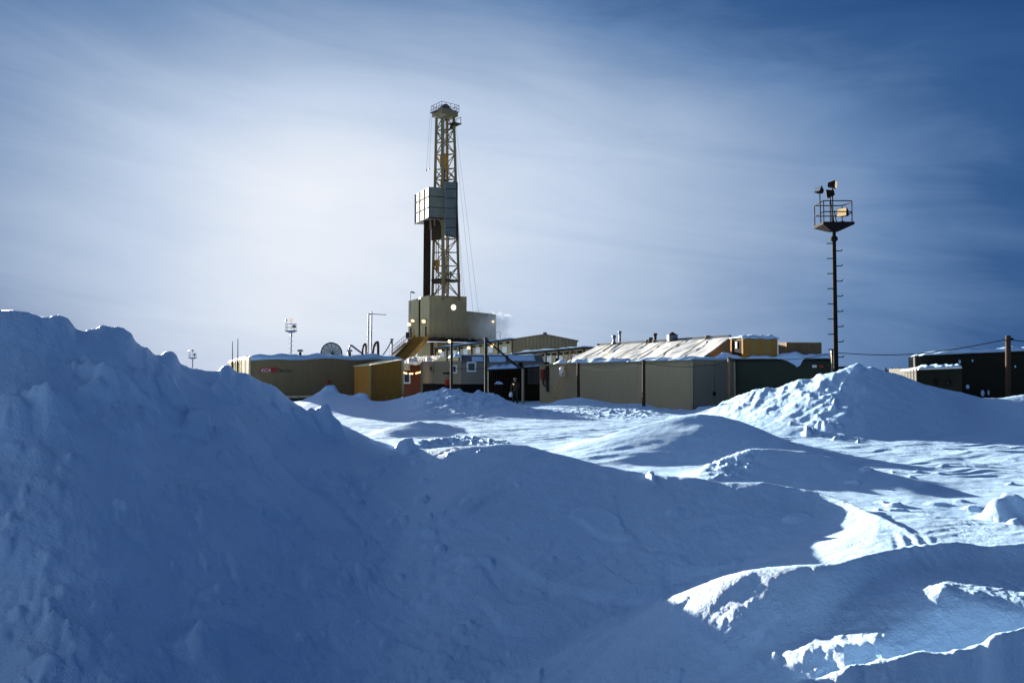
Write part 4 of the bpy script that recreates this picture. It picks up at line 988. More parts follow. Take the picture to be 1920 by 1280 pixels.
b = MB(); d = (tB - tA).normalized(); n = Vector((d.y, -d.x, 0)); p = W(840, 717, 61.1); b.box(p + n * .1, (.3, .2, .4), d); b.build('extinguisher_box', M['red'], t)
p = W(841, 699.5, 61); b = MB(); b.box(p + n * .2, (.35, .4, .15), d); b.build('wall_bracket', M['dark'], t)

# sheet-roofed cabin in orange red behind the ochre shed
oA, oB = WZ(748, 69, 0), WZ(797, 67.5, 0)
t = thing('orange_cabin', 'orange red cabin under a bright tilted white roof', 'cabin', oA)
zo = W(760, 684, 68.6).z
MB().prism([V2(oA), V2(oB), V2(oB + Vector((0, 6, 0))), V2(oA + Vector((0, 6, 0)))], 0, zo).build('wall', M['orange'], t)
q0, q1, q2, q3 = W(752, 684.5, 67.8), W(813, 680.5, 66.6), W(829, 668.5, 86), W(770, 671.5, 88)
b = MB(); b.slab([q0, q1, q2, q3], .12, False)
b.build('roof', M['whitesheet'], t)
b = MB()
for k in range(15):
    f = k / 14; b.beam(q0.lerp(q1, f) + Vector((0, 0, .14)), q3.lerp(q2, f) + Vector((0, 0, .14)), .07, .06)
b.build('roof_seam', M['whitesheet'], t)
for k, (px, py) in enumerate(((770, 678), (778, 676.5), (804, 676))):
    p = W(px, py, 70); c = MB(); c.lathe(p, [(.2, -.3), (.28, -.1), (.24, .25), (.05, .4)], 8); c.build('roof_vent', M['white'], t)
window(757, 699.5, 770.5, 719, oA, oB, t); window(758, 684.5, 769, 694, oA, oB, t, M['cream'], M['white'])
b = MB(); pts = [W(754 + 38 * k / 10, 696.3 + 3.5 * math.sin(math.pi * k / 10) - .15 * k, 66.4) for k in range(11)]
lc = MB().tube(pts, .02, 5).build('light_string', M['dark2'], None, pts[0]); tag(lc, 'sagging string of lit bulbs before the orange cabin', 'light string')
for k in range(1, 10, 1):
    if k in (1, 2, 4, 5, 7, 8, 9): c = MB(); c.lathe(pts[k] - Vector((0, 0, .05)), [(.02, .06), (.085, 0), (.02, -.08)], 8); c.build('bulb', M['lampglow'], lc)
# end post of the trailer yard
p = WZ(790.5, 62.3, 0); t = thing('post', 'grey steel post at the corner of the trailer by the orange cabin', 'post', p)
MB().beam(p - Vector((0, 0, .2)), W(790.5, 682, 62.3), .16).build('shaft', M['trailer'], t); MB().box(W(790.5, 681.5, 62.3), (.24, .24, .05)).build('cap', M['dark'], t)

# ------------------------------------------------------------------ poles in front of the trailer
def pole(px, pt, pb, Y, r, label, mat='polegrey', lean=0., capm='dark'):
    a, b_ = W(px + lean, pb, Y), W(px, pt, Y); a.z = min(a.z, gz(a.x, a.y)) - .1
    t = thing('pole', label, 'pole', a)
    MB().bar(a, b_, r, 8, r * .9).build('shaft', M[mat], t); MB().bar(b_, b_ + Vector((0, 0, .06)), r * 1.25, 8).build('cap', M[capm], t)
    return t
pole(846.5, 641, 730, 56, .1, 'tall pole before the trailer door, topped by a small lamp')
tl = pole(911, 634, 752, 55, .11, 'thick pole before the trailer with a diagonal brace')
b = MB(); b.beam(W(913, 638, 55), W(974, 690, 56.5), .1); b.build('brace', M['dark'], tl)
b = MB(); b.tube([W(846.5 + (911 - 846.5) * k / 8, 690 + 1.5 * math.sin(math.pi * k / 8), 56 - k / 8) for k in range(9)], .02, 4)
tag(b.build('cable', M['dark2'], None, W(846.5, 690, 56)), 'thin cable between the two poles before the trailer', 'cable')
floodlight(W(843.5, 639.5, 55.9), (-.4, -.8, -.3), .13, 'small lit lamp at the head of the pole before the trailer door', 'lit lamps on the tank houses')

# ------------------------------------------------------------------ slatted pipe shed and worker
kA, kB = WZ(915, 58.6, 0), WZ(1013, 59.5, 0)
t = thing('slatted_shed', 'dark open shed of upright slats with snow on its roof', 'shed', kA)
zk = W(940, 691, 58.6).z
MB().prism([V2(kA + Vector((0, 1.2, 0))), V2(kB + Vector((0, 1.2, 0))), V2(kB + Vector((0, 1.4, 0))), V2(kA + Vector((0, 1.4, 0)))], 0, zk - .02).build('back_wall', M['dark2'], t)
b = MB()
for k in range(26):
    f = k / 25; p = kA.lerp(kB, f); b.beam(Vector((p.x, p.y, .3 if k % 3 else 0)), Vector((p.x, p.y, zk - .05)), .055)
b.build('slat', M['rust'], t)
b = MB(); b.beam(Vector((kA.x, kA.y - .1, .75)), Vector((kB.x, kB.y - .1, .75)), .08); b.build('rail', M['dark'], t)
rq0, rq1 = W(914, 692.5, 58), W(975, 690, 58.3)
b = MB(); b.slab([rq0, rq1, rq1 + Vector((0, 2.5, .1)), rq0 + Vector((0, 2.5, .1))], .1); rs0, rs1 = W(970, 688.5, 58.9), W(1062, 683.5, 62)
b.slab([rs0, rs1, rs1 + Vector((0, 3, .1)), rs0 + Vector((0, 3, .1))], .12); b.build('roof', M['dark'], t)
snow_cap('snow_cap', (rq0, rq1, rq1 + Vector((0, 2.5, .1)), rq0 + Vector((0, 2.5, .1))), .26, t, 51, 20)
snow_cap('snow_cap', (rs0 + Vector((.5, 0, .0)), rs0.lerp(rs1, .6), rs0.lerp(rs1, .6) + Vector((0, 2.5, .1)), rs0 + Vector((.5, 2.5, .1))), .09, t, 52, 18)
b = MB(); b.beam(WZ(914.5, 58.1, 0), W(914.5, 692, 58.1), .13); b.build('corner_post', M['cream'], t)
for (px, w_, h_) in ((976, .3, .3), (998, .25, .35), (1004, .4, .45), (1024, .5, .25), (1044, .2, .5)):
    p = W(px, 687.5 - (px - 970) * .055, 60 + (px - 970) * .02); b = MB(); b.box(p + Vector((0, .4, h_ / 2)), (w_, .3, h_)); b.build('roof_clutter', M['dark2'], t)
# crate beside the shed
p = WZ(935.5, 56.5, .3); p.z = gz(p.x, p.y) - .25
p.z = .2
t = thing('crate', 'dark box with snow on top before the slatted shed', 'crate', p)
MB().box(p + Vector((0, 0, .55)), (.55, .6, 1.1)).build('body', M['dark2'], t); MB().box(p + Vector((0, 0, 1.13)), (.6, .65, .05)).build('lid', M['rust'], t)
snow_cap('snow_cap', (p + Vector((-.29, -.3, 1.16)), p + Vector((.29, -.3, 1.16)), p + Vector((.29, .3, 1.16)), p + Vector((-.29, .3, 1.16))), .22, t, 61, 10)
# short post
pole(980.5, 691, 758, 54, .1, 'short square headed pole beside the worker', 'trailer')

def person():
    base = WZ(966, 54.5, 0); base.z = gz(base.x, base.y) + .0
    top = W(966, 708, 54.5).z; S = (top - base.z) / 1.8
    t = thing('person', 'worker in dark olive workwear and helmet, holding a pale sack by the slatted shed', 'person', base)
    J = {'pelvis': (0, 0, .95), 'waist': (.01, 0, 1.1), 'chest': (.0, -.01, 1.34), 'neck': (-.01, -.02, 1.5), 'head': (-.02, -.05, 1.58), 'crown': (-.02, -.05, 1.72),
         'hl': (-.1, 0, .92), 'kl': (-.14, -.06, .5), 'al': (-.15, .0, .1), 'tl': (-.17, -.15, .04), 'hr': (.1, 0, .92), 'kr': (.12, -.03, .5), 'ar': (.14, .04, .1), 'tr': (.17, -.1, .04),
         'sl': (-.2, 0, 1.4), 'el': (-.27, -.03, 1.13), 'wl': (-.29, -.16, .9), 'fl': (-.29, -.2, .82), 'sr': (.2, 0, 1.4), 'er': (.26, -.06, 1.13), 'wr': (.1, -.26, 1.1), 'fr': (.03, -.29, 1.1)}
    E = [('pelvis', 'waist'), ('waist', 'chest'), ('chest', 'neck'), ('neck', 'head'), ('head', 'crown'), ('pelvis', 'hl'), ('hl', 'kl'), ('kl', 'al'), ('al', 'tl'), ('pelvis', 'hr'), ('hr', 'kr'), ('kr', 'ar'), ('ar', 'tr'),
         ('chest', 'sl'), ('sl', 'el'), ('el', 'wl'), ('wl', 'fl'), ('chest', 'sr'), ('sr', 'er'), ('er', 'wr'), ('wr', 'fr')]
    Rd = {'pelvis': .17, 'waist': .165, 'chest': .18, 'neck': .075, 'head': .1, 'crown': .095, 'hl': .115, 'kl': .085, 'al': .075, 'tl': .05, 'hr': .115, 'kr': .085, 'ar': .075, 'tr': .05, 'sl': .095, 'el': .075, 'wl': .055, 'fl': .045, 'sr': .095, 'er': .075, 'wr': .055, 'fr': .045}
    names = list(J); me = bpy.data.meshes.new('body')
    me.from_pydata([tuple(Vector(J[n]) * S) for n in names], [(names.index(a), names.index(b)) for a, b in E], [])
    o = bpy.data.objects.new('body', me); link(o, t)
    sk = o.modifiers.new('skin', 'SKIN'); sk.use_smooth_shade = True
    for i, n in enumerate(names):
        v = me.skin_vertices[0].data[i]; r = Rd[n] * S; v.radius = (r, r * .8 if n in ('chest', 'waist', 'pelvis') else r); v.use_root = (n == 'pelvis')
    o.modifiers.new('sub', 'SUBSURF').levels = 1
    o.modifiers['sub'].render_levels = 2
    me.materials.append(M['work'])
    p = base + Vector(J['crown']) * S
    b = MB(); b.lathe(p + Vector((0, 0, -.04)), [(.17, 0), (.135, .01), (.13, .06), (.09, .12), (.02, .14)], 14); b.build('helmet', M['trailer'], t)
    b = MB(); b.lathe(base + Vector((-.02, -.14, 1.62)) * S, [(.01, -.1), (.06, -.07), (.075, 0), (.06, .06), (.01, .08)], 10); b.build('face', M['skin'], t)
    pk = base + Vector((-.3, -.22, .72)) * S
    sack = thing('sack', 'pale sack held low by the worker', 'sack', pk)
    b = MB(); b.lathe(pk, [(.02, .14), (.05, .1), (.11, .02), (.14, -.12), (.1, -.24), (.02, -.26)], 10); b.build('bag', M['white'], sack)
    b = MB(); b.lathe(pk + Vector((0, 0, .12)), [(.04, -.02), (.05, .0), (.04, .03)], 8); b.build('tie', M['dark'], sack)
    hl = base + Vector((-.12, -.2, 1.36)) * S
    b = MB(); b.lathe(hl, [(.045, -.02), (.055, 0), (.04, .03)], 8, (0, -1, 0)); b.build('chest_lamp', M['lens'], t)
person()

# ------------------------------------------------------------------ grey hut with double door
gA, gB, gC = WZ(1012, 57, 0), WZ(1297, 46, 0), WZ(1376, 49, 0)
gD = gA + (gC - gB)
zg = W(1297, 677, 46).z
hut = thing('grey_hut', 'long plain grey panel hut with double doors at its end', 'hut', gB)
za = W(1012, 685, 57).z
MB().prism([V2(gA), V2(gB), V2(gC), V2(gD)], -.3, [za, zg, zg, za]).build('wall', M['grayhut'], hut)
e = (gC - gB).normalized(); en = Vector((e.y, -e.x, 0)); Lg = (gC - gB).length
for s in (0, 1):
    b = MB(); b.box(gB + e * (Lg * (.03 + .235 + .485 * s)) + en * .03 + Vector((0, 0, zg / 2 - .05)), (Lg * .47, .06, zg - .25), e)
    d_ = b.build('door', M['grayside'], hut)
    if s == 0:
        b = MB(); b.box(gB + e * (Lg * .49) + en * .1 + Vector((0, 0, .95)), (.16, .1, .22), e); b.build('handle', M['dark2'], d_)
f = (gB - gA).normalized(); fn = Vector((f.y, -f.x, 0))
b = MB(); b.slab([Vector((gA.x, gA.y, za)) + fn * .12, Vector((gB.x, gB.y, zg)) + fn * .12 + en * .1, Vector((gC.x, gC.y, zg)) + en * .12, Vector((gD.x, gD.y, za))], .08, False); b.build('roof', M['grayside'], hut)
b = MB(); b.beam(Vector((gB.x, gB.y, -.1)) + fn * .03 + en * .03, Vector((gB.x, gB.y, zg - .01)) + fn * .03 + en * .03, .12)
b.build('corner_trim', M['grayhut'], hut); b = MB()
b.beam(Vector((gC.x, gC.y, -.1)) + en * .05, Vector((gC.x, gC.y, zg - .01)) + en * .05, .12); b.build('corner_trim', M['grayhut'], hut)
def onroof(u, v, dz=.085):
    p = gA.lerp(gB, u) + (gC - gB) * v; return Vector((p.x, p.y, za + (zg - za) * u + dz))
snow_cap('snow_cap', (onroof(.1, .03), onroof(.58, .03), onroof(.58, .5), onroof(.1, .5)), .28, hut, 71, 44)
snow_cap('snow_cap', (onroof(.62, .02), onroof(1., .02), onroof(1., .95), onroof(.62, .95)), .22, hut, 72, 30)
# hanging hoses at the hut's corner
def on_hut(px, py, lift):
    O = Vector((0, 0, CZ)); r = W(px, py, 1.) - O; return O + r * ((gA - O).dot(fn) / r.dot(fn)) + fn * lift
def loop(pxs, lift, r, label):
    P = [on_hut(x, y, lift) for x, y in pxs]; b = MB(); Q = []
    for k in range(len(P) - 1):
        for s in range(5): Q.append(P[k].lerp(P[k + 1], s / 5))
    Q.append(P[-1])
    for _ in range(6): Q = [Q[0]] + [(Q[i - 1] + Q[i] * 2 + Q[i + 1]) / 4 for i in range(1, len(Q) - 1)] + [Q[-1]]
    b.tube(Q, r, 6); tag(b.build('hose', M['rubber'], None, P[0]), label, 'hose')
loop([(1026, 686), (1021, 700), (1019, 715), (1021, 723), (1026, 724), (1029, 715), (1030, 700), (1029, 686)], .08, .05, 'black hose looped on the near end of the grey hut wall')
loop([(1028, 686), (1026, 700), (1028, 715), (1029.5, 734)], .14, .09, 'thick black hose hanging straight down the grey hut wall')
p = on_hut(1020, 702, .12); t = thing('fire_box', 'dark red cabinet fixed to the hut wall behind the hoses', 'cabinet', p)
MB().box(p, (.35, .2, .75), f).build('body', M['red'], t); MB().box(p + fn * .11, (.28, .03, .65), f).build('door', M['orange'], t)
# wall lamp wrapped in white
p = on_hut(1060.5, 697, .3); t = thing('wall_lamp', 'white domed lamp bracketed to the grey hut wall by the ladder', 'wall lamp', p)
MB().lathe(p, [(.03, .38), (.16, .33), (.22, .15), (.22, -.1), (.16, -.28), (.04, -.36)], 14).build('shade', M['white'], t)
MB().bar(p + Vector((0, 0, .2)), p - fn * .3 + Vector((0, 0, .25)), .04).build('arm', M['dark'], t)

# ladder leaning on the roof
l0, l1 = on_hut(1061.5, 760, 1.2), on_hut(1079.5, 656, .25)
t = thing('ladder', 'yellow wooden ladder leaning on the grey hut', 'ladder', l0)
sd = f * .19
for s in (-1, 1): MB().beam(l0 + sd * s, l1 + sd * s, .09, .05).build('rail', M['yellow'], t)
for k in range(11): MB().beam(l0.lerp(l1, (k + .7) / 11.5) - sd, l0.lerp(l1, (k + .7) / 11.5) + sd, .05).build('rung', M['wood2'], t)
pole(1084, 682, 760, 52, .1, 'thin dark pole in snow next to the yellow ladder', 'rust', 1.)
pole(1207, 677, 768, 45, .1, 'thin dark pole in snow at the middle of the grey hut wall', 'rust', 0.)
pole(1367.5, 672, 745, 45.5, .11, 'pole in front of the hut double doors', 'ply', 0.)
P = [W(1084, 685, 52).lerp(W(1207, 680, 45), k / 12) - Vector((0, 0, .38 * math.sin(math.pi * k / 12))) for k in range(13)]
P += [W(1207, 680, 45).lerp(W(1367, 679, 45.5), k / 12) - Vector((0, 0, .25 * math.sin(math.pi * k / 12))) for k in range(1, 13)]
tag(MB().tube(P, .013, 4).build('cable', M['dark2'], None, P[0]), 'thin cable slung between poles along the grey hut wall', 'cable')

# ------------------------------------------------------------------ barn with pale sheet roof
R1, R0, E1, E0 = W(1369, 632, 55), W(1121, 647.5, 71), W(1320, 668, 49.6), W(1053, 683, 65)
barn = thing('barn', 'long barn with a sunlit pale sheet metal roof', 'barn', (E1.x, E1.y, 0))
bo0, bo1 = R0 * 2 - E0, R1 * 2 - E1; bo0.z, bo1.z = E0.z, E1.z
inn = lambda p, q: Vector((p.x, p.y, 0)).lerp(Vector((q.x, q.y, 0)), .04)
w = MB(); fa, fb, ba, bb = inn(E0, R0), inn(E1, R1), inn(bo0, R0), inn(bo1, R1)
zE = .04
def hz(e, r): return e.z + (r.z - e.z) * zE - .1
w.add([fa, fb, Vector((fb.x, fb.y, hz(E1, R1))), Vector((fa.x, fa.y, hz(E0, R0))), ba, bb, Vector((bb.x, bb.y, hz(bo1, R1))), Vector((ba.x, ba.y, hz(bo0, R0))), R1 - Vector((.15, .0, .1)), R0 - Vector((-.1, 0, .1))],
      [(0, 1, 2, 3), (5, 4, 7, 6), (1, 5, 6, 8, 2), (4, 0, 3, 9, 7)])
w.build('wall', M['wood2'], barn)
def roofgrid(p0, p1, p2, p3, nu, nv, seed, th):
    rs = random.Random(seed); b = MB(); n = (p1 - p0).cross(p3 - p0).normalized(); n = n if n.z > 0 else -n; vsx = []
    for j in range(nv + 1):
        for i in range(nu + 1):
            u, v = i / nu, j / nv
            vsx.append((p0.lerp(p1, u)).lerp(p3.lerp(p2, u), v) + n * (rs.uniform(-.03, .03) + .05 * math.sin(u * 17 + v * 4) * math.sin(v * 3)))
    k = len(vsx); w_ = nu + 1; fs = []
    allv = vsx + [v - n * th for v in vsx]
    for j in range(nv):
        for i in range(nu):
            q = j * w_ + i; fs += [(q, q + 1, q + w_ + 1, q + w_), (k + q, k + q + w_, k + q + w_ + 1, k + q + 1)]
    rim = list(range(w_)) + [j * w_ + nu for j in range(1, nv + 1)] + [nv * w_ + i for i in range(nu - 1, -1, -1)] + [j * w_ for j in range(nv - 1, 0, -1)]
    for q in range(len(rim)): x, y = rim[q], rim[(q + 1) % len(rim)]; fs.append((x, k + x, k + y, y))
    b.add(allv, fs, False); return b
rf = roofgrid(E0, E1, R1, R0, 26, 7, 3, .06).build('roof', M['sheet'], barn)
roofgrid(R0, R1, bo1, bo0, 12, 4, 4, .06).build('roof', M['sheet'], barn)
n = (E1 - E0).cross(R0 - E0).normalized(); n = n if n.z > 0 else -n
b = MB()
for fx in (.12, .27, .42, .57, .72, .87):
    b.beam(E0.lerp(E1, fx) + n * .06, R0.lerp(R1, fx) + n * .06, .05, .04)
b.build('roof_seam', M['grayside'], rf)
b = MB(); b.beam(R0 + Vector((0, 0, .1)), R1 + Vector((0, 0, .1)), .22, .1); b.build('ridge_cap', M['dark'], barn)
b = MB(); b.beam(E0 - Vector((0, .0, .12)), E1 - Vector((0, .0, .12)), .08, .14); b.build('fascia', M['wood'], barn)
b = MB(); b.beam(R0.lerp(R1, .17) + n * .12 + (E0 - R0) * .0, E0.lerp(E1, .22).lerp(R0.lerp(R1, .17), .55) + n * .12, .1, .08); b.build('roof_ladder', M['dark'], barn)
# stove pipes and vents along the ridge
def ridge_at(px):
    best = min((abs((R0.lerp(R1, k / 400).x / R0.lerp(R1, k / 400).y) - (px - 960) / F / cp), k) for k in range(401))[1] / 400
    return R0.lerp(R1, best)
def stack(px, py_top, r, name, label, cat, cap='flare', mat='bluegray'):
    p = ridge_at(px); zt_ = W(px, py_top, p.y).z
    t = thing(name, label, cat, p, 'pipes and vents on the barn ridge')
    MB().bar(p - Vector((0, 0, .2)), Vector((p.x, p.y, zt_)), r, 10).build('pipe', M[mat], t)
    top = Vector((p.x, p.y, zt_))
    if cap == 'flare': MB().lathe(top, [(r, -.25), (r * 1.5, -.05), (r * 1.55, .0), (r, .02)], 12).build('cap', M[mat], t)
    if cap == 'knobs': MB().lathe(top, [(r, -1.0), (r * 1.9, -.85), (r * 1.9, -.65), (r, -.5), (r, -.25), (r * 1.7, -.1), (r * 1.6, .05), (r * .5, .08)], 12).build('cap', M[mat], t)
    if cap == 'hat':
        MB().lathe(top, [(r * 2.2, .12), (.03, .38)], 14).build('cap', M['dark'], t)
        MB().box(Vector((p.x, p.y, p.z + .22)), (r * 3.4, r * 3.4, .5)).build('base', M[mat], t)
        b = MB()
        for k in range(4): a = k * math.pi / 2; b.bar(top + Vector((math.cos(a) * r, math.sin(a) * r, -.1)), top + Vector((math.cos(a) * r, math.sin(a) * r, .16)), .03, 4)
        b.build('strut', M[mat], t)
    if cap == 'flat': MB().box(top, (r * 3, r * 3, .08)).build('cap', M['dark'], t)
    MB().lathe(p, [(r * 2.2, -.1), (r * 2., .02), (r * 1.1, .14)], 12).build('flashing', M['dark'], t)
stack(1151.5, 629.5, .11, 'stove_pipe', 'thick stubby stove pipe with bulging cap on the barn ridge', 'stove pipe', 'knobs')
stack(1162.5, 621, .1, 'stove_pipe', 'tallest pale topped stove pipe on the barn ridge', 'stove pipe', 'flare')
stack(1214.5, 638, .1, 'stove_pipe', 'tiny stub pipe beside two dark stove pipes on the ridge', 'stove pipe', 'flat')
stack(1220, 633, .12, 'stove_pipe', 'short dark stove pipe between the stub and the taller one', 'stove pipe', 'flare', 'dark')
stack(1228.5, 625, .11, 'stove_pipe', 'dark mid height stove pipe, middle of the barn ridge', 'stove pipe', 'flare', 'dark')
stack(1260.5, 631.5, .2, 'roof_ventilator', 'wide ventilator with cone hat on the barn ridge', 'ventilator', 'hat')
stack(1327, 630, .1, 'stove_pipe', 'small stub pipe near the plywood hut end of the ridge', 'stove pipe', 'flat', 'dark')
stack(1122, 645, .08, 'stove_pipe', 'tiny pipe at the low far end of the barn ridge', 'stove pipe', 'flat')

# ------------------------------------------------------------------ green container with plywood boxes on its roof
nA, nB = WZ(1377, 49.3, 0), WZ(1566, 47.5, 0)
zn = W(1450, 672.5, 48.5).z
green = thing('green_container', 'dark green container with snowdrift sagging over its roof edge', 'container', nA)
nb = Vector((1.2, 5.5, 0)); d = (nB - nA).normalized(); nn = Vector((d.y, -d.x, 0))
MB().prism([V2(nA), V2(nB), V2(nB + nb), V2(nA + nb)], -.3, zn).build('body', M['green'], green)
b = MB()
for q in (0, 1): b.beam(Vector((nA.lerp(nB, q).x, nA.lerp(nB, q).y, 0)) + nn * .03, Vector((nA.lerp(nB, q).x, nA.lerp(nB, q).y, zn)) + nn * .03, .16)
b.beam(Vector((nA.x, nA.y, zn - .08)) + nn * .03 + d * .09, Vector((nB.x, nB.y, zn - .08)) + nn * .03 - d * .09, .12); b.build('corner_frame', M['blackgreen'], green)
p = W(1527, 686.5, 47.7); MB().box(p + nn * .1, (.25, .03, .16), d).build('sign_plate', M['white'], green)
p = W(1540, 687, 47.6); MB().box(p + nn * .1, (.22, .03, .14), d).build('sign_plate', M['red'], green)
z = Vector((0, 0, zn + .004))
snow_cap('snow_cap', (nA + z - d * 1.2 + Vector((0, .3, 0)), nB + z, nB + nb + z, nA + nb + z), .34, green, 81, 60, .1, .5, .0)
# hanging tongue of snow
b = MB(); tp = [(1455, 672), (1475, 676), (1490, 684), (1494, 688), (1500, 685), (1505, 675), (1512, 671), (1480, 668)]
O = Vector((0, 0, CZ))
def on_green(px, py, lift):
    r = W(px, py, 1.) - O; return O + r * ((nA - O).dot(nn) / r.dot(nn)) + nn * lift
fr = [on_green(x, y, .14) for x, y in tp]; bkp = [on_green(x, y, .02) for x, y in tp]; k = len(tp)
b.add(fr + bkp, [tuple(range(k)), tuple(range(2 * k - 1, k - 1, -1))] + [(i, k + i, k + (i + 1) % k, (i + 1) % k) for i in range(k)]); b.build('snow_tongue', M['roofsnow'], green)
# plywood hut
hA, hB, hC = W(1370, 664, 50.6), W(1396, 666, 49.4), W(1458, 665, 49.8)
zb_ = zn + .02; zh = W(1400, 633.5, 49.5).z
t = thing('plywood_hut', 'small ochre plywood hut with snow on top and open doorway', 'hut', Vector((hB.x, hB.y, zb_)))
hD = hA + (hC - hB)
dd = (hB - hA); dd.z = 0; dd.normalize(); dnn = Vector((dd.y, -dd.x, 0)); Lh = math.hypot(hB.x - hA.x, hB.y - hA.y)
MB().prism([V2(hA), V2(hB), V2(hC), V2(hD)], zb_, zh).build('wall', M['wood2'], t)
dr_c = (hA + hB) / 2
dm = MB(); dm.box(Vector((dr_c.x, dr_c.y, (zb_ + zh) / 2 + .02)) + dnn * .015, (Lh * .72, .03, (zh - zb_) * .78), dd); drw = dm.build('doorway', M['dark2'], t)  # dark sheet stands in for the shaded inside of the open doorway
b = MB()
for s in (-1, 1): b.box(Vector((dr_c.x, dr_c.y, (zb_ + zh) / 2)) + dd * s * Lh * .41 + dnn * .03, (Lh * .1, .07, (zh - zb_) * .98), dd)
b.box(Vector((dr_c.x, dr_c.y, zb_ + .1)) + dnn * .03, (Lh * .71, .07, .12), dd); b.build('door_frame', M['wood'], t)
MB().box(Vector((dr_c.x, dr_c.y, zh - .42)) - dd * .05 + dnn * .05, (.16, .02, .42), dd).build('notice', M['white'], t)
ee = (hC - hB); ee.z = 0; Le = ee.length; ee.normalize(); een = Vector((ee.y, -ee.x, 0))
b = MB()
for q in (.03, .15, .5, .85, .97): b.box(Vector((hB.x, hB.y, (zb_ + zh) / 2)) + ee * Le * q + een * .02, (.07, .05, (zh - zb_) * .97), ee)
b.build('batten', M['wood'], t)
z = Vector((0, 0, zh + .004)); fl = lambda p: Vector((p.x, p.y, 0)) + z
snow_cap('snow_cap', (fl(hB) - ee * .1, fl(hC) + ee * .05, fl(hD) + ee * .05, fl(hA) - ee * .1), .2, t, 91, 24, .08, .45, .1)
# brown box
xA, xB, xC = W(1459.5, 668, 51.3), W(1474, 668, 50.6), W(1540, 668, 50.9)
zx = W(1500, 641.5, 50.6).z
t = thing('plywood_box', 'plain brown plywood box beside the snow topped hut', 'box', Vector((xB.x, xB.y, zb_)))
xD = xA + (xC - xB)
MB().prism([V2(xA), V2(xB), V2(xC), V2(xD)], zb_, zx).build('body', M['ply'], t)
b = MB(); e2 = (xC - xB); e2.z = 0; L2_ = e2.length; e2.normalize(); en2 = Vector((e2.y, -e2.x, 0))
for q in (.01, .99): b.box(Vector((xB.x, xB.y, (zb_ + zx) / 2)) + e2 * L2_ * q + en2 * .02, (.06, .05, zx - zb_ - .02), e2)
b.box(Vector((xB.x, xB.y, zx - .04)) + e2 * L2_ / 2 + en2 * .02, (L2_ * .95, .05, .06), e2); b.build('edge_batten', M['wood2'], t)
p = W(1555, 688, 45.5)
# stubby post beside the light tower
a = W(1563, 700, 44.4); a.z = 1.; t = thing('post', 'short slanted grey post leaning beside the tall lamp tower', 'post', a)
MB().beam(a, W(1560.5, 657, 44.2), .17, .14).build('shaft', M['grayside'], t); MB().beam(W(1560.5, 657.2, 44.15), W(1567, 657.2, 44.15), .1).build('arm', M['dark2'], t)

# ------------------------------------------------------------------ right-hand dark buildings
rA, rB = WZ(1717, 58, 0), WZ(2100, 55.5, 0)
zr0, zr1 = W(1717, 669, 58).z, W(1920, 660.5, 56.7).z + .25
t = thing('dark_warehouse', 'long black green warehouse with snow ridge on its roof', 'warehouse', rA)
rb = Vector((4, 9, 0)); d = (rB - rA).normalized(); rn = Vector((d.y, -d.x, 0))
MB().prism([V2(rA), V2(rB), V2(rB + rb), V2(rA + rb)], -.2, [zr0, zr1, zr1, zr0]).build('wall', M['blackgreen'], t)
q = [Vector((rA.x, rA.y, zr0)), Vector((rB.x, rB.y, zr1)), Vector((rB.x, rB.y, zr1)) + rb, Vector((rA.x, rA.y, zr0)) + rb]
MB().slab([q[0] + rn * .1, q[1] + rn * .1, q[2], q[3]], .08, False).build('roof', M['dark2'], t)
z = Vector((0, 0, .085)); snow_cap('snow_cap', (q[0] + d * .5 + z, q[1] + z, q[2] + z, q[3] + z), .4, t, 101, 60)
def on_wh(px, py, lift):
    r = W(px, py, 1.) - O; return O + r * ((rA - O).dot(rn) / r.dot(rn)) + rn * lift
rs = random.Random(3)
for (x, y, w_, h_) in ((1799, 678, .18, .3), (1823, 676, .12, .2), (1814, 725, .25, .35), (1842, 737, .25, .5), (1853, 736, .12, .4), (1903, 687, .12, .2)):
    p = on_wh(x, y, .02); b = MB(); b.lathe(p, [(.02, 0), (.5, .02), (.4, .06), (.02, .09)], 10, rn)
    for v in b.v:
        o = v - p; v.x = p.x + o.x * w_ ; v.y = p.y + o.y * w_ + 0; v.z = p.z + o.z * h_
    for i, v in enumerate(b.v): b.v[i] = v + rn * .03
    b.build('snow_splat', M['roofsnow'], t)
# lean-to
yA, yB = WZ(1720, 53.5, 0), WZ(1805, 51.5, 0)
t = thing('lean_to', 'low dark lean-to with a pale snowy roof and lattice side', 'lean-to', yA)
dy = (yB - yA).normalized(); yn = Vector((dy.y, -dy.x, 0)); zy = W(1760, 690.5, 52.5).z
yb = Vector((.5, 5., 0))
MB().prism([V2(yA), V2(yB), V2(yB + yb), V2(yA + yb)], 0, zy).build('wall', M['blackgreen'], t)
yL = WZ(1689, 56.5, 0)
b = MB(); ps = [yL + (yA - yL) * q / 6 for q in range(7)]
for p in ps: b.beam(Vector((p.x, p.y, 0)), Vector((p.x, p.y, zy)), .09)
for h in (.5, 1.3, 2.2): b.beam(Vector((yL.x, yL.y, h)), Vector((yA.x, yA.y, h)), .07)
b.build('lattice', M['dark'], t)
b = MB(); bq = Vector((.1, .25, 0)); b.prism([V2(yL + bq), V2(yA + bq), V2(yA + bq + Vector((0, .05, 0))), V2(yL + bq + Vector((0, .05, 0)))], 0, zy - .05); b.build('plastic_sheeting', M['clip'], t)
rq = [W(1688, 693, 56.2), W(1722, 690.5, 53.2), W(1803, 687.5, 51.3), W(1800, 684.5, 56.5), W(1722, 686.5, 58.5)]
MB().slab(rq, .1).build('roof', M['sheet'], t)
q0 = [rq[1] + Vector((0, 0, .01)), rq[2] + Vector((0, 0, .01)), rq[3] + Vector((0, 0, .01)), rq[4] + Vector((0, 0, .01))]
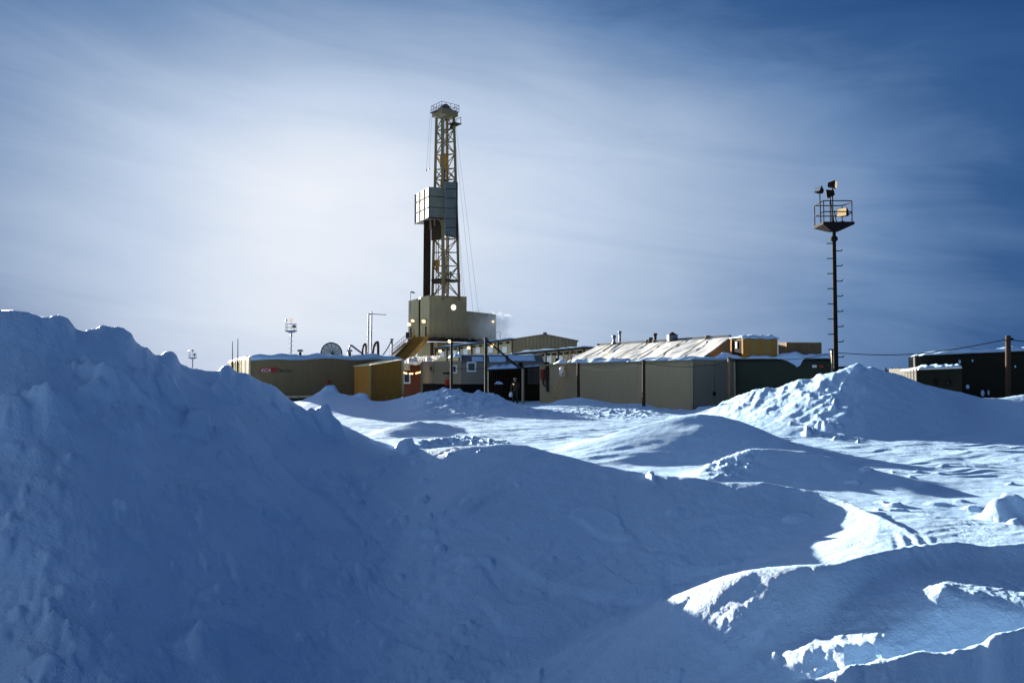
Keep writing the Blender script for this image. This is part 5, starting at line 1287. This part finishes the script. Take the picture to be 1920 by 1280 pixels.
snow_cap('snow_cap', q0, .14, t, 111, 30)
window(1752, 711, 1757, 724, yA, yB, t, M['dark2'], M['yellow']); window(1772, 713, 1783, 723, yA, yB, t, M['dark2'], M['bluegray'])
# far pale fence left of the lean-to
f0_, f1_ = WZ(1660, 66, 0), WZ(1692, 60, 0)
t = thing('fence', 'pale plank fence running up to the lean-to', 'fence', f0_)
zf = W(1675, 694.5, 63).z
b = MB()
for k in range(18):
    p = f0_.lerp(f1_, (k + .5) / 18); b.box(Vector((p.x, p.y, zf / 2)), ((f1_ - f0_).length / 18 * .9, .04, zf - (.06 if k % 2 else 0)), (f1_ - f0_).normalized())
b.build('plank', M['cream'], t)
b = MB(); b.beam(Vector((f0_.x, f0_.y - .05, zf)), Vector((f1_.x, f1_.y - .05, zf)), .1); b.build('rail', M['dark'], t)
b = MB(); p = WZ(1664, 64.8, 0)
for q in (.1, .5, .9): p = f0_.lerp(f1_, q); b.beam(Vector((p.x, p.y + .08, 0)), Vector((p.x, p.y + .08, zf + .25)), .07)
b.build('post', M['dark'], t)
# low pipe beside the tower
a, b_ = W(1568, 689.5, 46), W(1592, 688.5, 46); t = MB().bar(a, b_, .07).bar(b_, b_ - Vector((0, 0, 1.5)), .05).bar(a, a - Vector((0, 0, 1.5)), .05).build('rail', M['dark2'], None, a); tag(t, 'short dark rail beside the tall lamp tower foot', 'rail')
# utility pole and wires
a = WZ(1890.5, 38, 0); top = W(1890, 629, 38); a.z = gz(a.x, a.y) - .3
t = thing('utility_pole', 'stout brown wooden utility pole before the dark warehouse', 'utility pole', a)
MB().bar(a, top, .125, 10, .115).build('shaft', M['rust'], t); MB().box(top - Vector((-.13, .05, .17)), (.12, .12, .12)).build('insulator', M['dark2'], t)
w0_, w1_ = W(1566, 661, 44), W(1887, 636, 38)
P = [w0_.lerp(w1_, k / 20) - Vector((0, 0, .38 * math.sin(math.pi * k / 20))) for k in range(21)]
w2_ = W(2250, 648, 36); Q = [w1_.lerp(w2_, k / 12) - Vector((0, 0, .25 * math.sin(math.pi * k / 12))) for k in range(1, 13)]
tag(MB().tube(P + Q, .022, 5).build('power_cable', M['dark2'], None, w0_), 'black cable from lamp tower to the utility pole', 'cable')
w3 = W(1440, 673, 46.5); P = [w3.lerp(w0_, k / 12) - Vector((0, 0, .15 * math.sin(math.pi * k / 12))) for k in range(13)]
tag(MB().tube(P, .018, 5).build('power_cable', M['dark2'], None, w3), 'thin cable from lamp tower across the green container snow', 'cable')
